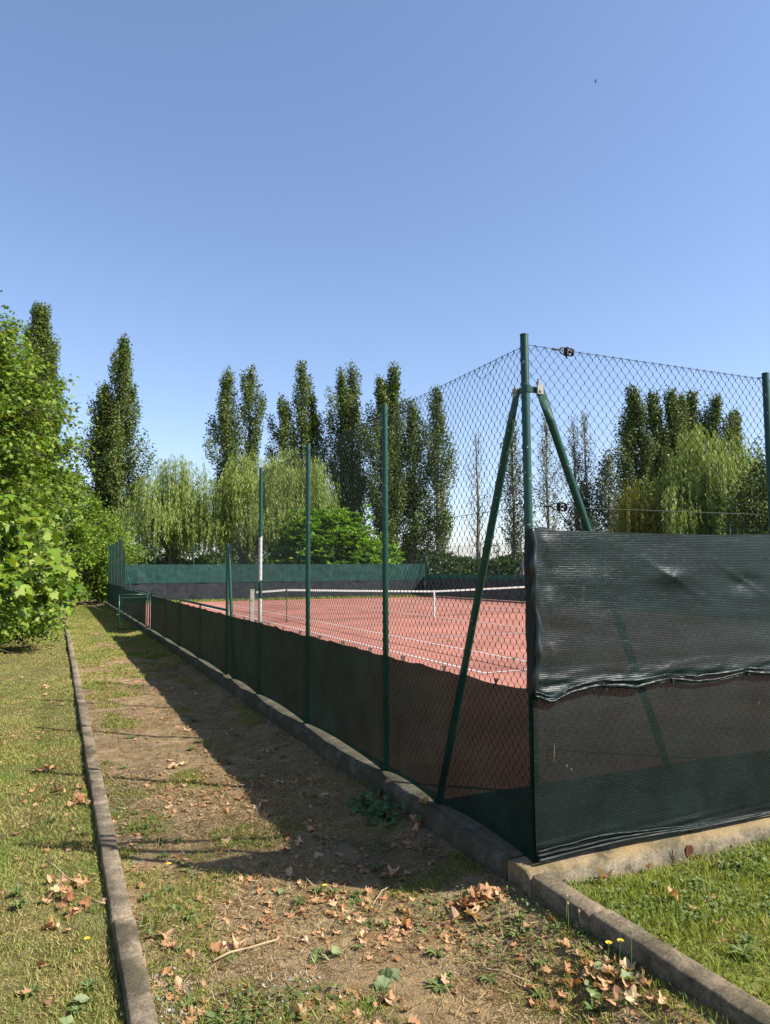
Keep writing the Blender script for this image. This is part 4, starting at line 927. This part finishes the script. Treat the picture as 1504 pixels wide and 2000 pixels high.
o = scatter('leaf_litter', np.stack([x, y, zz], -1), rnd(r, n, 3)*np.array([1, 1, .25]), nrm(rnd(r, n, 3)*.35+np.array([0, 0, 1.0])), r.uniform(.012, .045, n), CRUMB, M['litter']); o['kind'] = 'stuff'

# ------------------------------------------------------------------ fallen leaves, one by one
def leaf_mesh(seed, lobes=5, curl=.5):
    q = np.random.default_rng(seed); k = 20; ring = []
    for i in range(k):
        a = 2*math.pi*i/k; rad = .62+.38*abs(math.cos(lobes*a/2.0))**.8; rad *= q.uniform(.86, 1.1)
        if math.cos(a) < -.82: rad *= .45
        ring.append((rad*math.sin(a), rad*math.cos(a)))
    V = [(0, 0, 0)]; w1, w2, w3 = q.uniform(-1, 1, 3); ph = q.uniform(0, 6)
    def zz(x, y): return curl*(.55*abs(x)**1.5*(1 if w1 > -.4 else -.5)+.35*w2*y*y+.22*math.sin(3*math.atan2(x, y)+ph)*math.hypot(x, y)+.12*w3*x*y)
    for s in (.5, 1.0):
        for (a, b) in ring: V.append((a*s, b*s, zz(a*s, b*s)*(1 if s < 1 else 1.15)+q.uniform(-.03, .03)))
    F = [(0, 1+i, 1+(i+1) % k) for i in range(k)]+[(1+i, 1+k+i, 1+k+(i+1) % k, 1+(i+1) % k) for i in range(k)]
    b = MB(); b.add(V, F); b.tube([(0, -.1, .01), (.04, -.75, .05), (.1, -1.25, .12)], [.03, .022, .015], 4)
    zmin = min(v[2] for v in b.v); b.v = [(x*.5, y*.5, (z-zmin)*.5) for x, y, z in b.v]
    return b.mesh('fallen_leaf', False)
LEAF = [leaf_mesh(i, 5 if i % 3 else 3, .35+.16*i) for i in range(7)]
for me in LEAF: me.materials.append(M['dry_leaf'])
GLEAF = [leaf_mesh(40+i, 1, .2+.12*i) for i in range(4)]
for me in GLEAF: me.materials.append(M['green_leaf'])
lr = random.Random(8)
def ground_z(x, y):
    if x < -2.075: return float(gz(x, y, *LZ))+.012
    if x < -1.965: return -.147
    if x < -.115: return float(gz(x, y, *PZ))+.004
    if y < -.12: return float(gz(x, y, *FZ))+.02
    return .004
def fallen(x, y, label, group, size=.09, lift=0.0, tilt=.35, green=False, cat='leaf'):
    me = lr.choice(GLEAF if green else LEAF); o = bpy.data.objects.new('fallen_leaf', me); C.objects.link(o)
    o.location = (x, y, ground_z(x, y)+lift); o.rotation_euler = (lr.uniform(-tilt, tilt), lr.uniform(-tilt, tilt), lr.uniform(0, 6.28)); s = size*lr.uniform(.58, 1.05); o.scale = (s, s, s*lr.uniform(.8, 1.3))
    return tag(o, label, cat, group)
def heap(n, cx_, cy_, rx, ry, label, group, size=.09, pile=.0, tilt=.5, green=False):
    for i in range(n):
        a, b = lr.gauss(0, .5), lr.gauss(0, .5); d = math.hypot(a, b)
        fallen(cx_+a*rx, cy_+b*ry, label, group, size, pile*max(0, 1-d)*lr.uniform(.2, 1), tilt, green)
heap(26, -.33, .03, .13, .085, 'tan dry leaf in the sunlit heap against the corner base wall', 'leaf heap at the wall corner', .095, .06, .8)
heap(30, -2.27, 1.10, .11, .28, 'curled brown leaf in the heap on the lawn beside the near kerb', 'leaf heap on the lawn', .075, .05, .8)
heap(9, -2.15, 2.78, .07, .13, 'brown dry leaf piled against the left kerb', 'leaves against the left kerb', .10, .03, .7)
heap(7, -2.42, 3.92, .13, .12, 'brown dry leaf in the farther patch on the lawn', 'leaf patch on the lawn', .11, .02, .6)
heap(5, -2.26, 3.2, .10, .14, 'brown leaf between the two lawn leaf patches near the kerb', 'leaves between the lawn patches', .10, .02, .6)
fallen(-1.84, .46, 'large curled tan leaf lying alone near the left kerb on the path', None, .13, 0, .2)
heap(6, -1.64, .22, .13, .07, 'pale dry leaf caught on the long twig on the path', 'leaves on the twig', .08, .02, .5)
heap(34, -.92, .22, .34, .32, 'orange brown leaf strewn over the sunny middle of the path', 'leaves in the middle of the path', .062, .0, .45)
heap(9, -.16, 1.12, .12, .18, 'pale grey leaf in the shade beside the ivy on the wall', 'shaded leaves by the ivy', .085, .02, .6)
heap(7, -.52, .60, .14, .06, 'pale leaf along the edge of the screen shadow', 'leaves at the shadow edge', .075, .01, .5)
heap(26, -.27, -.82, .13, .36, 'brown leaf scattered along the foot of the right kerb', 'leaves along the right kerb', .08, .01, .5)
heap(30, -.75, 2.3, .5, 1.3, 'dull brown leaf lying in the shade of the side screen', 'leaves in the side shade', .075, 0, .4)
heap(22, -1.35, 2.9, .35, 1.9, 'small brown leaf on the sunny strip of the path', 'leaves on the sunny path', .075, 0, .4)
heap(16, -1.3, -.45, .45, .28, 'small reddish leaf at the bottom of the path nearest the camera', 'leaves nearest the camera', .06, 0, .4)
heap(14, -1.86, .0, .05, .8, 'orange leaf on the pebbles along the left kerb', 'leaves on the kerb pebbles', .06, 0, .5)
fallen(-.99, 2.41, 'upright curled brown leaf at the edge of the side shade', None, .12, .01, 1.0)
heap(3, -1.31, 3.62, .10, .08, 'wide tan leaf in the small trio further up the path', 'leaf trio up the path', .13, 0, .3)
heap(10, -2.4, 8.5, .35, 3.2, 'distant brown leaf on the lawn beside the kerb', 'distant lawn leaves', .10, 0, .4)
heap(14, -1.0, 9.0, .6, 4.0, 'distant pale leaf on the path before the gate', 'distant path leaves', .10, 0, .4)
for (x, y, lab) in ((.42, -.52, 'brown leaf on the front grass nearest the middle'), (.42, -.81, 'dark red leaf on the front grass nearest the kerb'), (.63, -.16, 'small brown leaf under the wall crack'), (.27, -.2, 'tan leaf at the foot of the front wall near the corner')):
    fallen(x, y, lab, None, .075, .02, .5)
for (x, y, s, ti, lab) in ((-1.14, -.03, .075, .6, 'pale green upright leaf in the middle of the path, right of a pair'), (-1.21, -.06, .065, .7, 'pale green folded leaf in the middle of the path, left of a pair'),
                   (-.26, -.80, .10, .2, 'broad pale green leaf beside the dandelions'), (-.34, -.83, .08, .4, 'narrow yellow green leaf left of the broad pale green one'), (-.35, -.87, .09, .2, 'grey green leaf flat on the path at the bottom right'),
                   (-.22, -.93, .085, .3, 'pale leaf by the weeds at the bottom right'), (-1.02, -.02, .06, .3, 'small green leaf behind the upright pair'), (-1.27, .72, .06, .2, 'pale green leaf just beyond the shadow edge, left one'), (-1.19, .69, .06, .2, 'pale green leaf just beyond the shadow edge, right one'), (-2.23, 0.02, .08, .3, 'green oval leaf on the lawn beside the kerb bottom'), (-2.29, -.12, .08, .3, 'second green oval leaf on the lawn bottom')):
    fallen(x, y, lab, None, s, .012, ti, True)
heap(7, -1.03, -.36, .05, .05, 'crumpled half green leaf in the clump at the bottom middle', 'crumpled green leaf clump', .085, .04, .9, True)
heap(4, -1.10, -.47, .06, .03, 'torn tan leaf below the crumpled green clump', 'torn tan leaves', .08, .01, .5)
heap(12, 6.2, 9.5, 1.6, 2.0, 'yellow green leaf blown onto the red court', 'leaves on the court', .12, 0, .2, True)

# twigs
def twig(pts, r0, label):
    b = MB(); b.tube([(p[0], p[1], ground_z(p[0], p[1])+p[2]) for p in pts], [r0*(1-.5*i/len(pts)) for i in range(len(pts))], 6); tag(b.build('twig', M['twig'], None, True), label, 'twig')
twig([(-1.68,.12,.012),(-1.6,.15,.02),(-1.5,.17,.014),(-1.36,.2,.014)], .006, 'long pale twig with dry leaves lying on the path')
twig([(-2.38,1.48,.05),(-2.33,1.35,.06),(-2.27,1.22,.04),(-2.2,1.08,.05)], .005, 'dry stick lying across the leaf heap on the lawn')
twig([(-2.16,.86,.04),(-2.10,.78,.05)], .005, 'short stick beside the leaf heap on the lawn')
twig([(-.62,-.42,.01),(-.54,-.5,.015),(-.49,-.62,.012)], .004, 'thin curved twig near the right kerb')
twig([(-.80,.35,.012),(-.70,.45,.02),(-.62,.5,.012)], .004, 'thin straw-coloured twig beside the strewn orange leaves')

# ------------------------------------------------------------------ weeds and flowers
def rosette(seed, n, length, wid, rise, ragged=False):
    q = np.random.default_rng(seed); b = MB()
    for i in range(n):
        a = i*2.399+q.uniform(-.3, .3); l = length*q.uniform(.6, 1.1); w_ = wid*q.uniform(.7, 1.2); ri = rise*q.uniform(.4, 1.3)
        L_, R2, Cn = [], [], []
        for j in range(7):
            s = j/6; rr_ = l*s; zz = ri*math.sin(s*2.2)*l; ww = w_*math.sin(math.pi*min(1, s*.92+.06))**.8*(1+(.45*(j % 2)-.2 if ragged else 0))
            ca_, sa_ = math.cos(a), math.sin(a)
            Cn.append((rr_*ca_, rr_*sa_, zz)); L_.append((rr_*ca_-ww*sa_, rr_*sa_+ww*ca_, zz+ww*.35)); R2.append((rr_*ca_+ww*sa_, rr_*sa_-ww*ca_, zz+ww*.35))
        b.add(L_+Cn+R2, [(j, j+1, 8+j, 7+j) for j in range(6)]+[(7+j, 8+j, 15+j, 14+j) for j in range(6)])
    me = b.mesh('weed'); me.materials.append(M['weed']); return me
ROS = [rosette(1, 14, .050, .006, .35, True), rosette(2, 24, .042, .0045, .6), rosette(3, 15, .058, .007, .25, True), rosette(4, 26, .034, .0055, .7, True)]
def weed(x, y, s, label, group, k=None):
    o = bpy.data.objects.new('weed', lr.choice(ROS) if k is None else ROS[k]); C.objects.link(o)
    o.location = (x, y, ground_z(x, y)-.006); o.rotation_euler = (0, 0, lr.uniform(0, 6.28)); o.scale = (s, s, s*lr.uniform(.8, 1.2)); return tag(o, label, 'weed', group)
for (lab, grp, spots) in (
    ('leafy green weed on the path beside the near left kerb', 'weeds along the left kerb', [(-1.78,2.04,1.2),(-1.70,1.75,1.1),(-1.6,1.7,1.0),(-1.72,1.5,1),(-1.78,3.76,1.2),(-1.9,4.02,1),(-1.85,3.2,1),(-1.88,2.6,.9),(-1.8,2.4,.9)]),
    ('dandelion rosette on the pebbly edge of the path', 'dandelion rosettes', [(-1.76,.97,1.1),(-1.88,.93,1.2),(-1.76,.72,1.3),(-1.70,.60,1.2),(-1.8,.3,.9)]),
    ('small green weed near the bottom left of the path', 'weeds at the bottom left', [(-1.83,-.15,1.1),(-1.6,.14,.8),(-1.75,-.3,1.2),(-1.66,-.38,1),(-1.9,-.35,1)]),
    ('green weed among the orange leaves in mid path', 'weeds in mid path', [(-.87,.45,1.2),(-.84,.50,1.1),(-1.01,.63,1.2),(-.94,.58,1.0),(-1.14,.55,1.1),(-.73,-.22,1.1),(-.83,.12,1.0),(-.9,.18,.8)]),
    ('spreading weed at the bottom of the path', 'weeds at the bottom', [(-1.16,-.46,1.0),(-.83,-.45,1.2),(-.78,-.42,1.1),(-.62,-.5,1),(-1.25,-.05,.9),(-1.22,.02,.8)]),
    ('weed along the foot of the right kerb', 'weeds along the right kerb', [(-.33,-.3,1.2),(-.27,-.24,1.1),(-.24,.06,1.0),(-.4,-.92,1.3),(-.3,-.98,1.2),(-.2,-.45,1),(-.15,-.55,1),(-.38,-.55,1.1),(-.5,-.7,1),(-.3,-.8,1)]),
    ('dark weed in the shade of the front screen', 'weeds in the shade', [(-.62,.75,1.0),(-.58,.78,.9),(-1.18,1.09,.9),(-1.2,1.5,1),(-1.02,1.62,.8),(-.5,2.2,1.2),(-.7,3,1.2),(-.4,3.4,1.3)]),
    ('green weed on the middle of the sunny path further up', 'weeds up the path', [(-.98,4.45,1.5),(-1.1,4.2,1.4),(-.9,3.7,1.5),(-.88,3.5,1.3),(-1.3,3.0,1),(-.86,2.9,1.2),(-1.6,5,1.4),(-.85,5.6,1.5)]),
    ('leafy weed in the front grass', 'weeds in the front grass', [(1.02,-.3,1.2),(1.1,-.35,1.1),(.95,-.42,1),(.72,-.4,1),(.5,-.35,1.1),(.34,-1.0,1.4),(.42,-.95,1.2),(.27,-.33,.8),(1.3,-.3,1.2),(1.35,-.6,1.2),(.8,-.75,1.1)]),
    ('broad weed on the near lawn', 'weeds on the near lawn', [(-2.52,1.2,1.3),(-2.50,1.05,1.3),(-2.2,.14,1.1),(-2.25,-.02,1.0),(-2.42,.2,.9),(-2.35,2.4,1.1)])):
    for (x, y, s) in spots: weed(x, y, s, lab, grp)
# trailing ivy against the shaded wall
iv = empty('ivy_plant', 'trailing ivy in the shade against the base wall', 'plant', (-.2, 1.55, -.2))
q = np.random.default_rng(71); b = MB(); P = []
for i in range(16):
    a = q.uniform(2.2, 4.4); l = q.uniform(.1, .26); h = q.uniform(.02, .12)
    pts = [(0, q.uniform(-.12, .12), 0)]; y0 = pts[0][1]
    pts += [(l*s*math.cos(a), y0+l*s*math.sin(a)*1.3, h*math.sin(s*2.6)) for s in (.35, .7, 1.0)]; b.tube(pts, [.003, .0025, .002, .0015], 4)
    P += [np.array(pts[k])*(1-f)+np.array(pts[k+1])*f+q.normal(size=3)*.02 for k in range(3) for f in (.2, .6, .9)]
for i in range(26): P.append(np.array([q.uniform(.02, .07), q.normal()*.18, q.uniform(.0, .19)]))
b.build('stem', M['stem'], iv); P = np.array(P); P[:, 2] = np.maximum(P[:, 2], .01); n = len(P)
scatter('foliage', P, rnd(q, n, 3)*np.array([1, 1, .3]), nrm(rnd(q, n, 3)*.4+np.array([-.2, -.2, 1])), q.uniform(.035, .06, n), STAR, M['ivy'], iv)
# stalks and dandelions
def stalk(x, y, h, bend, label, head, group=None, name='flower'):
    t = empty(name, label, 'flower', (x, y, ground_z(x, y)-.005), lr.uniform(0, 6), group)
    MB().tube([(0,0,0),(bend*.3,0,h*.5),(bend,0,h)], [.0018,.0015,.0012], 5).build('stem', M['stem'], t)
    if head == 'open':
        n = 26; a = np.arange(n)*2.399; D = np.stack([np.cos(a), np.sin(a), np.full(n, .35)], -1)
        scatter('petals', np.tile(np.array([[bend, 0, h]]), (n, 1)), D, np.tile(np.array([[0, 0, 1.0]]), (n, 1)), np.full(n, .015), [(0,0,0),(.16,.5,0),(.12,1,.05),(-.12,1,.05),(-.16,.5,0)], M['flower'], t)
        MB().tube([(bend,0,h-.008),(bend,0,h+.003)], [.003,.005], 8).build('flower_head', M['stem'], t)
    else:
        MB().tube([(bend,0,h-.004),(bend,0,h+.006),(bend,0,h+.014)], [.002,.0055,.002], 7).build('flower_head', M['stem' if head == 'bud' else 'straw'], t)
stalk(-.215, -.86, .13, .01, 'open yellow dandelion beside the right kerb', 'open')
stalk(-.27, -.855, .15, .008, 'dandelion with small yellow head left of the open one', 'open')
stalk(-.185, -.90, .16, .012, 'tall closed dandelion bud right of the open yellow one', 'bud')
stalk(-.16, -.45, .12, .02, 'pale seed stalk under the right kerb near the corner', 'seed', 'pale seed stalks')
stalk(-.18, -.49, .11, -.02, 'pale seed stalk under the right kerb near the corner', 'seed', 'pale seed stalks')
stalk(-.145, -.54, .10, .02, 'pale seed stalk under the right kerb near the corner', 'seed', 'pale seed stalks')
stalk(-.955, .90, .27, .035, 'tall thin green stalk at the shadow edge, left one', 'bud', name='grass_stalk')
stalk(-.90, .88, .26, .02, 'tall thin green stalk at the shadow edge, middle one', 'bud', name='grass_stalk')
stalk(-.88, .86, .23, -.02, 'tall thin green stalk at the shadow edge, right one', 'bud', name='grass_stalk')
stalk(-1.71, 1.3, .02, 0, 'small yellow flower low on the path near the left kerb', 'open')
stalk(-2.2, .45, .05, .005, 'yellow flower in the near lawn beside the kerb', 'open')
stalk(-.97, .62, .03, .0, 'tiny yellow flower on the weeds past the shadow edge', 'open')

# ------------------------------------------------------------------ birds high in the sky
def bird(x, y, z, s, rz, label, group=None):
    t = MB(); k = s
    t.tube([(-.5*k,0,0),(-.3*k,0,0),(0,0,0),(.3*k,0,0),(.48*k,0,0)], [.01*k,.05*k,.09*k,.07*k,.01*k], 8)
    t.add([(.12*k,0,0),(-.12*k,0,0),(-.28*k,.6*k,.16*k),(.0,.55*k,.2*k)], [(0,1,2,3)]); t.add([(.12*k,0,0),(-.12*k,0,0),(-.28*k,-.6*k,.16*k),(.0,-.55*k,.2*k)], [(3,2,1,0)])
    t.add([(-.45*k,0,0),(-.75*k,.1*k,0),(-.7*k,0,0),(-.75*k,-.1*k,0)], [(0,1,2,3)])
    o = t.build('bird', M['bird']); o.location = (x, y, z); o.rotation_euler = (.5, -.6, rz); tag(o, label, 'bird', group)
bird(45.9, 51.5, 50.5, .34, 2.4, 'largest dark bird high in the blue sky at upper right')
for i, (x, y, z) in enumerate(((102.8, 113.3, 88.4), (78.3, 124.4, 80.5), (89.3, 119.4, 82.1), (126, 102.9, 83.7), (113.3, 108.6, 78.7))):
    bird(x, y, z, .22, i*1.3, 'tiny dark bird speck in the blue sky', 'distant birds')
